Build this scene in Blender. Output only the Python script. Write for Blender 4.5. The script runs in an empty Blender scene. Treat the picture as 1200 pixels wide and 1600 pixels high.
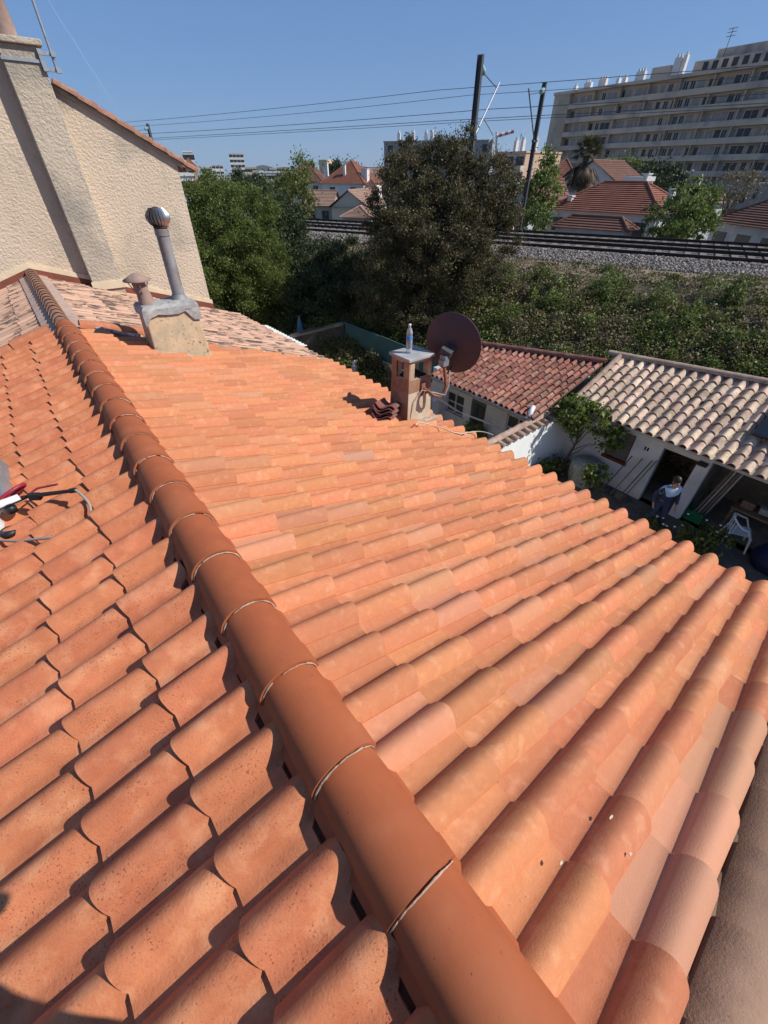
import bpy, bmesh, math, random
import numpy as np
from mathutils import Vector, Matrix, Euler
random.seed(7); rng = np.random.default_rng(7)
PI = math.pi; R_ = math.radians
scn = bpy.context.scene
COL = scn.collection
# ------------------------------------------------------------------ camera
FPX = 640.0; PITCH = math.atan(528/FPX); HEAD = R_(38)
cam_d = bpy.data.cameras.new('camera'); cam = bpy.data.objects.new('camera', cam_d); COL.objects.link(cam)
cam.location = (0, 0, 7.5)
cam.rotation_euler = (PI/2-PITCH, 0, -HEAD)
cam_d.sensor_fit = 'VERTICAL'; cam_d.sensor_height = 24; cam_d.lens = FPX/1600*24
cam_d.clip_start = 0.02; cam_d.clip_end = 20000
scn.camera = cam
# ------------------------------------------------------------------ light
SUN_AZ = R_(136.5); SUN_EL = R_(42)
w = bpy.data.worlds.new("World"); scn.world = w; w.use_nodes = True
nt = w.node_tree; sky = nt.nodes.new('ShaderNodeTexSky'); sky.sky_type = 'NISHITA'
sky.sun_disc = False; sky.sun_elevation = SUN_EL; sky.sun_rotation = SUN_AZ
sky.air_density = 1.0; sky.dust_density = 0.0; sky.ozone_density = 8.0
bg = nt.nodes['Background']; gm_ = nt.nodes.new('ShaderNodeGamma'); gm_.inputs[1].default_value = .5; nt.links.new(sky.outputs[0], gm_.inputs[0])
vm_ = nt.nodes.new('ShaderNodeVectorMath'); vm_.operation = 'MULTIPLY'; vm_.inputs[1].default_value = (1.32, 1.86, 2.72); nt.links.new(gm_.outputs[0], vm_.inputs[0]); nt.links.new(vm_.outputs[0], bg.inputs[0]); bg.inputs[1].default_value = 0.085
sd_ = bpy.data.lights.new('sun', 'SUN'); sd_.energy = 5.0; sd_.angle = R_(.53); sd_.color = (1, .955, .88)
sun = bpy.data.objects.new('sun', sd_); COL.objects.link(sun)
sdir = Vector((math.sin(SUN_AZ)*math.cos(SUN_EL), math.cos(SUN_AZ)*math.cos(SUN_EL), math.sin(SUN_EL)))
sun.rotation_euler = sdir.to_track_quat('Z', 'Y').to_euler(); sun.location = (8, -8, 20)
scn.view_settings.view_transform = 'Standard'; scn.view_settings.look = 'None'
scn.view_settings.exposure = 0.08; scn.view_settings.gamma = 1

# ------------------------------------------------------------------ pixel helpers (used for measuring distances of far things)
hF = Vector((math.sin(HEAD), math.cos(HEAD), 0)); cR = Vector((math.cos(HEAD), -math.sin(HEAD), 0)); zU = Vector((0, 0, 1))
cF = hF*math.cos(PITCH)-zU*math.sin(PITCH); cU = hF*math.sin(PITCH)+zU*math.cos(PITCH); CAM = Vector((0, 0, 7.5))
def ray(u, v): return cF+cR*((u-600)/FPX)+cU*((800-v)/FPX)
def P(u, v, D):
    r = ray(u, v); return CAM+r*(D/math.hypot(r.x, r.y))
def pz(u, v, z):
    r = ray(u, v); return CAM+r*((z-7.5)/r.z)

# ------------------------------------------------------------------ materials
def M(name, a, b=None, scale=4., rough=.85, bump=0., bscale=40., rv=0., spots=None, metal=0., stretch=None, bdist=.01, rcoord=0., c=None, cscale=1.2, spec=.3, trans=0, pale=None, detail=6, spot_scale=60, spot_t=.62, lo=.35, hi=.65, vor=0, jitter=0):
    m = bpy.data.materials.new(name); m.use_nodes = True; n = m.node_tree.nodes; l = m.node_tree.links
    bs = n['Principled BSDF']; bs.inputs['Roughness'].default_value = rough; bs.inputs['Metallic'].default_value = metal
    bs.inputs['Specular IOR Level'].default_value = spec
    if trans: bs.inputs['Transmission Weight'].default_value = trans
    tc = n.new('ShaderNodeTexCoord'); vec = tc.outputs['Object']; at = None
    if rv or rcoord or pale or jitter:
        at = n.new('ShaderNodeAttribute'); at.attribute_name = 'rnd'
    if rcoord:
        ml = n.new('ShaderNodeMath'); ml.operation = 'MULTIPLY'; ml.inputs[1].default_value = rcoord; l.new(at.outputs['Fac'], ml.inputs[0])
        ad = n.new('ShaderNodeVectorMath'); ad.operation = 'ADD'; l.new(vec, ad.inputs[0]); l.new(ml.outputs[0], ad.inputs[1]); vec = ad.outputs[0]
    if stretch:
        mp = n.new('ShaderNodeMapping'); mp.inputs['Scale'].default_value = stretch; l.new(vec, mp.inputs[0]); svec = mp.outputs[0]
    else: svec = vec
    def noise(sc, v=None, det=detail, ro=.6):
        t = n.new('ShaderNodeTexNoise'); t.inputs['Scale'].default_value = sc; t.inputs['Detail'].default_value = det; t.inputs['Roughness'].default_value = ro
        l.new(v or svec, t.inputs['Vector']); return t
    def rampf(src, lo, hi):
        r = n.new('ShaderNodeMapRange'); r.inputs[1].default_value = lo; r.inputs[2].default_value = hi; l.new(src, r.inputs[0]); return r.outputs[0]
    def mix(fac, A, B, bt='MIX'):
        x = n.new('ShaderNodeMix'); x.data_type = 'RGBA'; x.blend_type = bt
        if isinstance(fac, float): x.inputs[0].default_value = fac
        else: l.new(fac, x.inputs[0])
        for i, q in ((6, A), (7, B)):
            if isinstance(q, (tuple, list)): x.inputs[i].default_value = (*q[:3], 1)
            else: l.new(q, x.inputs[i])
        return x.outputs[2]
    col = tuple(a)
    if b is not None:
        nz = noise(scale); col = mix(rampf(nz.outputs['Fac'], lo, hi), a, b)
    if c is not None:
        nz2 = noise(cscale, vec, 4); col = mix(rampf(nz2.outputs['Fac'], .5, .68), col, c)
    if vor:
        vt = n.new('ShaderNodeTexVoronoi'); vt.inputs['Scale'].default_value = vor; l.new(vec, vt.inputs['Vector'])
        hs = n.new('ShaderNodeSeparateColor'); l.new(vt.outputs['Color'], hs.inputs[0])
        vm = n.new('ShaderNodeMapRange'); vm.inputs[3].default_value = .45; vm.inputs[4].default_value = 1.5; l.new(hs.outputs[0], vm.inputs[0])
        col = mix(1., col, vm.outputs[0], 'MULTIPLY')
    if spots is not None:
        sp = noise(spot_scale, vec, 2); spm = noise(5., vec, 2)
        mu = n.new('ShaderNodeMath'); mu.operation = 'MULTIPLY'; l.new(rampf(sp.outputs['Fac'], spot_t, spot_t+.03), mu.inputs[0]); l.new(rampf(spm.outputs['Fac'], .42, .6), mu.inputs[1])
        col = mix(mu.outputs[0], col, spots)
    if pale is not None:
        ap = n.new('ShaderNodeAttribute'); ap.attribute_name = 'pale'
        col = mix(ap.outputs['Fac'], col, pale)
    if rv:
        mr = n.new('ShaderNodeMapRange'); mr.inputs[3].default_value = 1-rv; mr.inputs[4].default_value = 1+rv; l.new(at.outputs['Fac'], mr.inputs[0])
        col = mix(1., col, mr.outputs[0], 'MULTIPLY')
    if jitter:
        hsv = n.new('ShaderNodeHueSaturation'); fr = n.new('ShaderNodeMath'); fr.operation = 'MULTIPLY'; fr.inputs[1].default_value = 7.31; l.new(at.outputs['Fac'], fr.inputs[0])
        f2 = n.new('ShaderNodeMath'); f2.operation = 'FRACT'; l.new(fr.outputs[0], f2.inputs[0])
        mr2 = n.new('ShaderNodeMapRange'); mr2.inputs[3].default_value = .5-jitter; mr2.inputs[4].default_value = .5+jitter; l.new(f2.outputs[0], mr2.inputs[0])
        l.new(mr2.outputs[0], hsv.inputs['Hue'])
        if isinstance(col, tuple): hsv.inputs['Color'].default_value = (*col, 1)
        else: l.new(col, hsv.inputs['Color'])
        col = hsv.outputs[0]
    if isinstance(col, tuple): bs.inputs['Base Color'].default_value = (*col[:3], 1)
    else: l.new(col, bs.inputs['Base Color'])
    if bump:
        bt = noise(bscale, vec, 5, .65); bn = n.new('ShaderNodeBump'); bn.inputs['Strength'].default_value = bump; bn.inputs['Distance'].default_value = bdist
        l.new(bt.outputs['Fac'], bn.inputs['Height']); l.new(bn.outputs[0], bs.inputs['Normal'])
    return m
def leafmat(name, a, b, tr=.3, dead=None):
    m = bpy.data.materials.new(name); m.use_nodes = True; n = m.node_tree.nodes; l = m.node_tree.links
    out = n['Material Output']; bs = n['Principled BSDF']; bs.inputs['Roughness'].default_value = .55; bs.inputs['Specular IOR Level'].default_value = .35
    at = n.new('ShaderNodeAttribute'); at.attribute_name = 'rnd'
    x = n.new('ShaderNodeMix'); x.data_type = 'RGBA'; l.new(at.outputs['Fac'], x.inputs[0]); x.inputs[6].default_value = (*a, 1); x.inputs[7].default_value = (*b, 1)
    c = x.outputs[2]
    if dead:
        gt = n.new('ShaderNodeAttribute'); gt.attribute_name = 'pale'
        y = n.new('ShaderNodeMix'); y.data_type = 'RGBA'; l.new(gt.outputs['Fac'], y.inputs[0]); l.new(c, y.inputs[6]); y.inputs[7].default_value = (*dead, 1); c = y.outputs[2]
    l.new(c, bs.inputs['Base Color'])
    tl = n.new('ShaderNodeBsdfTranslucent'); l.new(c, tl.inputs[0]); ms = n.new('ShaderNodeMixShader'); ms.inputs[0].default_value = tr
    l.new(bs.outputs[0], ms.inputs[1]); l.new(tl.outputs[0], ms.inputs[2]); l.new(ms.outputs[0], out.inputs[0])
    return m
MT = {}
MT['tile'] = M('new_clay', (.56, .22, .102), (.47, .168, .075), 14, .85, .5, 170, rv=.13, rcoord=57, c=(.60, .262, .132), cscale=14, pale=(.50, .26, .16), spots=(.25, .075, .035), spot_scale=140, spot_t=.70, bdist=.003, jitter=.005)
MT['tile_l'] = M('pitted_clay', (.56, .195, .092), (.47, .152, .07), 9, .85, .5, 110, rv=.10, rcoord=57, c=(.62, .26, .13), cscale=7, pale=(.63, .34, .22), spots=(.26, .07, .035), spot_scale=130, spot_t=.62, bdist=.005, jitter=.003)
MT['ridge'] = M('ridge_clay', (.385, .106, .04), (.33, .088, .034), 6, .8, .2, 120, rcoord=0, spots=(.20, .055, .026), spot_scale=80, spot_t=.69, bdist=.002, c=(.42, .13, .055), cscale=3)
MT['tile_old'] = M('flamed_clay', (.52, .32, .22), (.12, .085, .065), 1.5, .85, .3, 80, rv=.16, rcoord=91, stretch=(1.6, 7, 3), bdist=.004, lo=.50, hi=.56, c=(.52, .31, .22), cscale=6)
MT['ridge_old'] = M('old_ridge_clay', (.40, .19, .12), (.26, .13, .09), 6, .88, .3, 80, rv=.15, rcoord=33, c=(.40, .27, .2), cscale=8)
MT['tile_buff'] = M('buff_clay', (.30, .185, .125), (.21, .13, .09), 5, .9, .4, 120, rv=.25, rcoord=31, spots=(.10, .07, .05), spot_scale=110, spot_t=.66, c=(.20, .15, .115), cscale=2)
MT['tile_red'] = M('red_clay', (.34, .13, .09), (.20, .085, .065), 6, .9, .3, 60, rv=.3, rcoord=77, c=(.32, .22, .17), cscale=5, jitter=.006)
MT['tile_canal'] = M('canal_clay', (.60, .44, .32), (.44, .30, .21), 5, .92, .4, 60, rv=.28, rcoord=77, c=(.60, .51, .40), cscale=7, spots=(.2, .15, .11), spot_scale=30, jitter=.012)
MT['valley'] = M('valley_clay', (.16, .085, .06), (.09, .06, .045), 8, .95)
MT['mortar'] = M('mortar', (.52, .40, .30), (.34, .24, .17), 25, .95, .6, 80)
MT['mortar_pink'] = M('pink_mortar', (.46, .33, .27), (.36, .26, .21), 6, .95, .4, 60)
MT['underlay'] = M('underlay', (.16, .06, .035), (.11, .045, .03), 5, .95)
MT['render'] = M('roughcast', (.73, .585, .44), (.65, .515, .385), 1.5, .95, .85, 21, bdist=.055, c=(.50, .42, .32), cscale=1.1, stretch=(1, 1, .4))
MT['render_g'] = M('grey_roughcast', (.60, .50, .385), (.50, .42, .325), 1.5, .95, .85, 22, bdist=.05, c=(.38, .33, .27), cscale=1.3, stretch=(1, 1, .4))
MT['cream'] = M('cream_paint', (.74, .60, .42), (.66, .52, .36), 5, .9, .4, 30)
MT['redpaint'] = M('red_flashing', (.24, .075, .05), (.18, .06, .042), 6, .8, .3, 40)
MT['chim'] = M('chimney_render', (.62, .47, .30), (.48, .35, .22), 4, .95, .6, 45, c=(.36, .31, .24), cscale=3.5, bdist=.008, spots=(.14, .12, .09), spot_scale=22, spot_t=.6)
MT['chim_s'] = M('stained_shaded_render', (.38, .22, .14), (.26, .13, .08), 6, .95, .5, 50, c=(.45, .31, .2), cscale=4)  # brown stain with the shade of the chimney's left side mixed in
MT['lead'] = M('lead_sheet', (.40, .39, .375), (.27, .265, .26), 9, .7, .5, 16, metal=.1, bdist=.015, c=(.50, .48, .45), cscale=6)
MT['zinc'] = M('zinc_pipe', (.34, .34, .35), (.22, .20, .19), 6, .6, .2, 30, metal=.3, c=(.28, .2, .15), cscale=4)
MT['chrome'] = M('spun_aluminium', (.62, .62, .62), (.40, .39, .38), 9, .42, metal=.85)
MT['vane'] = M('dark_gap_core', (.05, .042, .036), (.09, .075, .065), 9, .6, metal=.3)
MT['rustclay'] = M('weathered_cowl', (.36, .24, .19), (.26, .18, .15), 9, .85, .3, 40)
MT['galv'] = M('galvanised', (.40, .43, .45), (.30, .33, .35), 12, .5, metal=.6)
MT['dish'] = M('dish_paint', (.072, .046, .053), (.058, .038, .044), 3, .55, spec=.4)
MT['rustpipe'] = M('rusty_tube', (.30, .13, .08), (.22, .09, .06), 20, .8)
MT['black'] = M('black_plastic', (.02, .02, .022), None, rough=.45)
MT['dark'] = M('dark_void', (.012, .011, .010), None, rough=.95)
MT['redpl'] = M('red_plastic', (.30, .02, .035), None, rough=.4)
MT['whitepl'] = M('white_plastic', (.78, .78, .78), (.68, .68, .67), 8, .4)
MT['hose'] = M('grey_hose', (.33, .29, .24), None, rough=.5)
MT['cable'] = M('pale_cable', (.62, .57, .5), None, rough=.5)
MT['steel'] = M('steel', (.10, .10, .105), (.07, .07, .07), 12, .55, metal=.3)
MT['white'] = M('white_wall', (.86, .86, .83), (.80, .80, .77), 1.5, .9, .2, 30)
MT['greywall'] = M('pale_wall', (.50, .52, .54), (.42, .44, .46), 1.5, .9, .2, 30, c=(.36, .37, .38), cscale=1.2)
MT['glass'] = M('dark_glass', (.022, .024, .027), (.05, .055, .06), 2, .3, spec=.35)
MT['green'] = M('green_door', (.055, .10, .075), None, rough=.6)
MT['teal'] = M('teal_fence', (.045, .115, .12), (.035, .09, .095), 3, .8)
MT['stone'] = M('old_wall', (.26, .22, .17), (.17, .14, .11), 4, .95, .6, 20, bdist=.02, c=(.36, .31, .25), cscale=2)
MT['darkwall'] = M('stained_board', (.10, .085, .07), (.05, .045, .04), 3, .95, .5, 20, stretch=(1, 1, .3))
MT['wood_r'] = M('red_wood', (.15, .035, .02), (.10, .025, .015), 8, .6)
MT['wood'] = M('timber', (.24, .17, .11), (.15, .10, .07), 10, .8)
MT['dirt'] = M('yard_ground', (.13, .105, .085), (.09, .075, .06), 2, .98, .6, 15, c=(.17, .15, .13), cscale=3)
MT['earth'] = M('bank_earth', (.10, .085, .05), (.06, .055, .03), 3, .98, .6, 8, c=(.14, .11, .07), cscale=.6)
MT['dry'] = M('dry_path', (.27, .21, .14), (.19, .15, .10), 2, .98, .6, 12, c=(.12, .11, .06), cscale=1.5)
MT['far'] = M('far_ground', (.15, .14, .10), (.10, .11, .07), .05, .98)
MT['ballast'] = M('ballast', (.22, .185, .165), (.15, .13, .12), 6, .95, 1., 22, bdist=.06, vor=24)
MT['rail'] = M('rail_steel', (.045, .032, .028), (.03, .024, .022), 4, .6, metal=.3)
MT['sleeper'] = M('sleeper', (.25, .225, .20), (.18, .165, .15), 4, .9, rv=.2)
MT['conc'] = M('facade_concrete', (.62, .50, .375), (.52, .42, .31), .3, .9, c=(.42, .34, .25), cscale=.12)
MT['conc2'] = M('parapet_concrete', (.62, .51, .39), (.54, .44, .335), .4, .9, c=(.29, .27, .25), cscale=.2, stretch=(1, 1, .15))
MT['shutter'] = M('roller_shutter', (.38, .37, .36), (.30, .29, .28), 2, .8)
MT['bcream'] = M('city_cream', (.62, .55, .44), (.56, .49, .39), .5, .9)
MT['bwhite'] = M('city_white', (.70, .69, .66), (.60, .59, .57), .5, .9)
MT['bgrey'] = M('city_grey', (.36, .34, .31), (.30, .28, .26), .5, .9)
MT['bpeach'] = M('city_peach', (.62, .42, .30), (.56, .38, .27), .5, .9)
MT['byellow'] = M('city_yellow', (.62, .53, .36), (.56, .47, .32), .5, .9)
def roofmat(name, a, b):
    m = M(name, a, b, 1.5, .9, rv=0, c=tuple(x*.75 for x in a), cscale=.6); n = m.node_tree.nodes; l = m.node_tree.links
    return m
MT['roof_o'] = roofmat('orange_roof', (.31, .125, .08), (.22, .09, .06))
MT['roof_b'] = roofmat('brown_roof', (.20, .10, .072), (.14, .072, .054))
MT['roof_p'] = roofmat('pinkish_roof', (.36, .23, .17), (.27, .17, .13))
MT['skin'] = M('skin', (.42, .24, .17), None, rough=.55)
MT['hair'] = M('dark_hair', (.03, .018, .014), None, rough=.5)
MT['shirt'] = M('pale_blue_cloth', (.52, .66, .80), (.42, .56, .72), 12, .9)
MT['navy'] = M('navy_cloth', (.03, .04, .08), (.04, .055, .10), 12, .9)
MT['bark'] = M('bark', (.12, .09, .065), (.08, .06, .045), 8, .95, .6, 20, bdist=.02)
MT['bluecloth'] = M('blue_canvas', (.06, .16, .26), (.04, .12, .20), 6, .9)
MT['bluesheet'] = M('blue_tarp', (.012, .018, .07), (.01, .013, .045), 6, .7)
MT['greenpl'] = M('green_crate', (.02, .16, .07), None, rough=.5)
MT['yellow'] = M('yellow_plastic', (.75, .52, .06), None, rough=.5)
MT['beige'] = M('patterned_cloth', (.42, .42, .38), (.20, .23, .22), 14, .9)
MT['panel'] = M('solar_glass', (.012, .014, .02), None, rough=.12, spec=.6)
MT['label'] = M('blue_label', (.10, .25, .60), None, rough=.5)
LF = {}
LF['green'] = leafmat('leaf_green', (.08, .112, .024), (.195, .235, .055), .4)
LF['dark'] = leafmat('leaf_dark', (.028, .042, .018), (.075, .10, .04), .25)
LF['brown'] = leafmat('leaf_brownish', (.045, .050, .019), (.15, .135, .062), .3, dead=(.28, .16, .10))
LF['ivy'] = leafmat('leaf_ivy', (.065, .082, .02), (.20, .22, .06), .35, dead=(.32, .23, .14))
LF['light'] = leafmat('leaf_light', (.10, .14, .03), (.22, .27, .07), .35)
LF['dry'] = leafmat('leaf_dry', (.14, .11, .06), (.26, .21, .13), .2)
LF['palm'] = leafmat('leaf_palm', (.05, .06, .02), (.13, .12, .055), .2, dead=(.16, .11, .07))

# ------------------------------------------------------------------ mesh helpers
WL = {}
class MB:
    def __init__(s): s.v = []; s.f = []; s.sm = []
    def add(s, vs, fs, smooth=False):
        o = len(s.v); s.v += [tuple(x) for x in vs]; s.f += [tuple(i+o for i in f) for f in fs]; s.sm += [smooth]*len(fs); return s
    def box(s, c, d, rz=0, mat=None):
        x, y, z = d[0]/2, d[1]/2, d[2]/2; m = mat if mat is not None else Matrix.Rotation(rz, 3, 'Z'); c = Vector(c)
        vs = [c+m@Vector((a*x, b*y, e*z)) for e in (-1, 1) for b in (-1, 1) for a in (-1, 1)]
        return s.add(vs, [(0, 2, 3, 1), (4, 5, 7, 6), (0, 1, 5, 4), (2, 6, 7, 3), (0, 4, 6, 2), (1, 3, 7, 5)])
    def b2(s, x0, x1, y0, y1, z0, z1): return s.box(((x0+x1)/2, (y0+y1)/2, (z0+z1)/2), (x1-x0, y1-y0, z1-z0))
    def tube(s, pts, r, n=8, cap=True, smooth=True):
        pts = [Vector(p) for p in pts]; k = len(pts); rr = r if isinstance(r, (list, tuple)) else [r]*k; vs = []; prev = None
        for i, p in enumerate(pts):
            t = (pts[min(i+1, k-1)]-pts[max(i-1, 0)]).normalized()
            if prev is None:
                a = Vector((0, 0, 1)) if abs(t.z) < .9 else Vector((1, 0, 0)); u = t.cross(a).normalized()
            else: u = (prev-t*prev.dot(t)).normalized()
            prev = u; w_ = t.cross(u)
            vs += [p+(u*math.cos(2*PI*j/n)+w_*math.sin(2*PI*j/n))*rr[i] for j in range(n)]
        fs = [(i*n+j, i*n+(j+1) % n, (i+1)*n+(j+1) % n, (i+1)*n+j) for i in range(k-1) for j in range(n)]
        s.add(vs, fs, smooth)
        if cap: s.add([vs[j] for j in range(n)], [tuple(range(n))[::-1]]); s.add([vs[(k-1)*n+j] for j in range(n)], [tuple(range(n))])
        return s
    def lathe(s, c, prof, n=20, mat=None, smooth=True):
        c = Vector(c); m = mat or Matrix.Identity(3); k = len(prof)
        vs = [c+m@Vector((r*math.cos(2*PI*j/n), r*math.sin(2*PI*j/n), z)) for r, z in prof for j in range(n)]
        fs = [(i*n+j, i*n+(j+1) % n, (i+1)*n+(j+1) % n, (i+1)*n+j) for i in range(k-1) for j in range(n)]
        return s.add(vs, fs, smooth)
    def prism(s, poly, ext):
        ext = Vector(ext); n = len(poly); a = [Vector(p) for p in poly]; b = [p+ext for p in a]
        return s.add(a+b, [tuple(range(n))[::-1], tuple(range(n, 2*n))]+[(i, (i+1) % n, n+(i+1) % n, n+i) for i in range(n)])
    def quad(s, *p): return s.add(p, [tuple(range(len(p)))])
    def build(s, name, mat, parent=None, loc=None, kind=None, bevel=0):
        V = np.array(s.v, dtype=float)
        if parent is not None: base = WL[parent]
        elif loc is not None: base = Vector(loc)
        else:
            lo, hi = V.min(0), V.max(0); base = Vector(((lo[0]+hi[0])/2, (lo[1]+hi[1])/2, lo[2]))
        me = bpy.data.meshes.new(name); me.from_pydata((V-np.array(base)).tolist(), [], s.f)
        me.polygons.foreach_set('use_smooth', s.sm)
        bm = bmesh.new(); bm.from_mesh(me); bmesh.ops.recalc_face_normals(bm, faces=bm.faces); bm.to_mesh(me); bm.free()
        me.update(); return link(me, name, mat, parent, base, kind, bevel)
def link(me, name, mat, parent, base, kind=None, bevel=0):
    me.materials.append(MT[mat] if isinstance(mat, str) else mat)
    o = bpy.data.objects.new(name, me); COL.objects.link(o)
    if parent is not None: o.parent = parent
    else: o.location = base
    WL[o] = Vector(base)
    if kind: o['kind'] = kind
    if bevel:
        b = o.modifiers.new('bevel', 'BEVEL'); b.width = bevel; b.segments = 2; b.limit_method = 'ANGLE'
    return o
def npmesh(name, V, F, mat, parent=None, base=(0, 0, 0), rnd=None, pale=None, smooth=None, kind=None):
    """V (N,3), F (M,4) arrays -> mesh"""
    b = WL[parent] if parent is not None else Vector(base)
    V = V-np.array(b); me = bpy.data.meshes.new(name); k = F.shape[1]
    me.vertices.add(len(V)); me.vertices.foreach_set('co', V.astype(np.float32).ravel())
    me.loops.add(F.size); me.loops.foreach_set('vertex_index', F.astype(np.int32).ravel())
    me.polygons.add(len(F)); me.polygons.foreach_set('loop_start', np.arange(0, F.size, k, dtype=np.int32))
    me.update(calc_edges=True)
    if smooth is not None: me.polygons.foreach_set('use_smooth', smooth)
    for nm, arr in (('rnd', rnd), ('pale', pale)):
        if arr is not None:
            a = me.attributes.new(nm, 'FLOAT', 'FACE'); a.data.foreach_set('value', arr.astype(np.float32))
    me.validate()
    return link(me, name, mat, parent, b, kind)
def tag(o, label=None, cat=None, group=None):
    if label: o['label'] = label
    if cat: o['category'] = cat
    if group: o['group'] = group
    return o
def thing(name, label, cat, loc=(0, 0, 0), group=None):
    o = bpy.data.objects.new(name, None); COL.objects.link(o); o.location = loc; o.empty_display_size = .2
    WL[o] = Vector(loc); return tag(o, label, cat, group)
def struct(o): o['kind'] = 'structure'; return o
def children(o): return [c for c in list(COL.objects) if c.parent == o]
def copy_tree(o, loc=None, rz=0, label=None, parent=None):
    c = o.copy(); COL.objects.link(c)
    if parent: c.parent = parent
    if loc is not None: c.location = loc; c.rotation_euler = (0, 0, rz)
    if label: c['label'] = label
    for ch in children(o): copy_tree(ch, parent=c)
    return c

# ------------------------------------------------------------------ tiles
def profile(P_, w_, h, lap=.02, nr=12, flat=.0, s_tr=.18, sq=.8):
    us, zs = [], []
    for i in range(nr+1):
        a = i/nr; u = w_*a; th = PI*a; z = h*math.sin(th)**sq
        us.append(u); zs.append(z+.006*(1-a))
    k = max(2, int(3))
    for i in range(1, k+1):
        u = w_+(P_+lap-w_)*i/k; us.append(u); zs.append(flat+(-.004 if i < k else 0))
    return np.array(us), np.array(zs)
def tile_field(name, mat, parent, o, ud, sd, nd, ncol, P_, prof, gauge, nrows, t=.013, cut0=0., jit=.004, rot=.01, s_extent=None, pale_fn=None, ns=3, taper=.05, over=.045, keep=None, col_off=None, end_jit=.006, notch=0.):
    us, zs = prof; nu = len(us); L = gauge+over
    o, ud, sd, nd = [np.array(x, float) for x in (o, ud, sd, nd)]
    Vs, Fs, rn, pl, sm = [], [], [], [], []; off = 0
    def grid(nr_, nc_, o_): return [(o_+i*nc_+j, o_+i*nc_+j+1, o_+(i+1)*nc_+j+1, o_+(i+1)*nc_+j) for i in range(nr_-1) for j in range(nc_-1)]
    for i in range(ncol):
        cj = rng.normal(0, .002); nr_i = nrows(i) if callable(nrows) else nrows; shift = col_off(i) if col_off else 0.
        rowphase = rng.normal(0, end_jit)
        for j in range(nr_i):
            if keep and not keep(i, j): continue
            s0 = cut0 if j == 0 else 0.
            ss = np.linspace(s0, L, ns); du = rng.normal(0, jit)*.5+cj; ds = rng.normal(0, end_jit)*.6+rowphase; ro = rng.normal(0, rot); dn = abs(rng.normal(0, jit*.5))
            r = rng.random(); p = pale_fn(i, j) if pale_fn else 0.
            S, Ug = np.meshgrid(ss, us, indexing='ij')
            if j == 0 and notch:
                nf_ = np.clip((us/us[-1]-.45)/.25, 0, 1); nf_ = nf_*nf_*(3-2*nf_); S = S+(nf_*notch)[None, :]*(1-(S-s0)/(L-s0))
            Z = np.tile(zs, (ns, 1))*(1+taper*(S/L-.5)*2)
            wdt = (us[-1]-us[0]); Ue = Ug+(Ug-wdt*.3)*taper*(S/L-.5)
            lift = t*S/gauge+dn
            S2 = S+ro*(Ug-wdt/2)*1.; U2 = Ue+ro*(S-L/2)
            top = o+ud*(i*P_+du)+sd*(shift+j*gauge+ds)+ud*U2[..., None]+sd*S2[..., None]+nd*(Z+lift)[..., None]
            bot = top-nd*t*.95
            T = top.reshape(-1, 3); B = bot.reshape(-1, 3)
            e1 = np.vstack([top[-1], bot[-1]]); e0 = np.vstack([top[0], bot[0]]); a1 = np.vstack([top[:, 0], bot[:, 0]]); a2 = np.vstack([top[:, -1], bot[:, -1]])
            V = [T, B, e1, e0, a1, a2]; f = grid(ns, nu, off); q = [1]*len(f)
            n0 = off+len(T); g = [x[::-1] for x in grid(ns, nu, n0)]; f += g; q += [1]*len(g); n0 += len(B)
            g = grid(2, nu, n0); f += [x[::-1] for x in g]; q += [0]*len(g); n0 += 2*nu
            g = grid(2, nu, n0); f += g; q += [0]*len(g); n0 += 2*nu
            g = grid(2, ns, n0); f += g; q += [0]*len(g); n0 += 2*ns
            g = grid(2, ns, n0); f += [x[::-1] for x in g]; q += [0]*len(g); n0 += 2*ns
            Vs += V; Fs += f; sm += q; rn += [r]*len(f); pl += [p]*len(f); off = n0
    F = np.array(Fs)
    if np.dot(np.cross(ud, sd), nd) < 0: pass
    else: F = F[:, ::-1]
    return npmesh(name, np.vstack(Vs), F, MT[mat], parent, rnd=np.array(rn), pale=np.array(pl), smooth=np.array(sm, dtype=bool))
def half_tile(mb, a, b, r0, r1, up, n=14, t=.014, sq=1., arc=1.0):
    """barrel tile from a to b (axis), radius r0 -> r1"""
    a, b, up = Vector(a), Vector(b), Vector(up).normalized(); d = (b-a).normalized(); sdv = d.cross(up).normalized(); up = sdv.cross(d)
    ths = [PI*.5*(1-arc)+PI*arc*i/n for i in range(n+1)]
    def ring(c, r): return [c+sdv*(math.cos(th)*r)+up*(abs(math.sin(th))**sq*r) for th in ths]
    ks = [0, .5, 1]; A = []; B = []
    for k in ks: A += ring(a.lerp(b, k), r0+(r1-r0)*k); B += ring(a.lerp(b, k), r0+(r1-r0)*k-t)
    m = n+1; g = [(i*m+j, i*m+j+1, (i+1)*m+j+1, (i+1)*m+j) for i in range(2) for j in range(n)]
    mb.add(A, g, True); mb.add(B, [x[::-1] for x in g], True)
    for q in (0, 2): mb.add(A[q*m:(q+1)*m]+B[q*m:(q+1)*m], [(j, j+1, m+j+1, m+j) for j in range(n)])
    mb.add([A[0], A[m], A[2*m], B[0], B[m], B[2*m]], [(0, 1, 4, 3), (1, 2, 5, 4)]); mb.add([A[m-1], A[2*m-1], A[3*m-1], B[m-1], B[2*m-1], B[3*m-1]], [(0, 1, 4, 3), (1, 2, 5, 4)])

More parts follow.
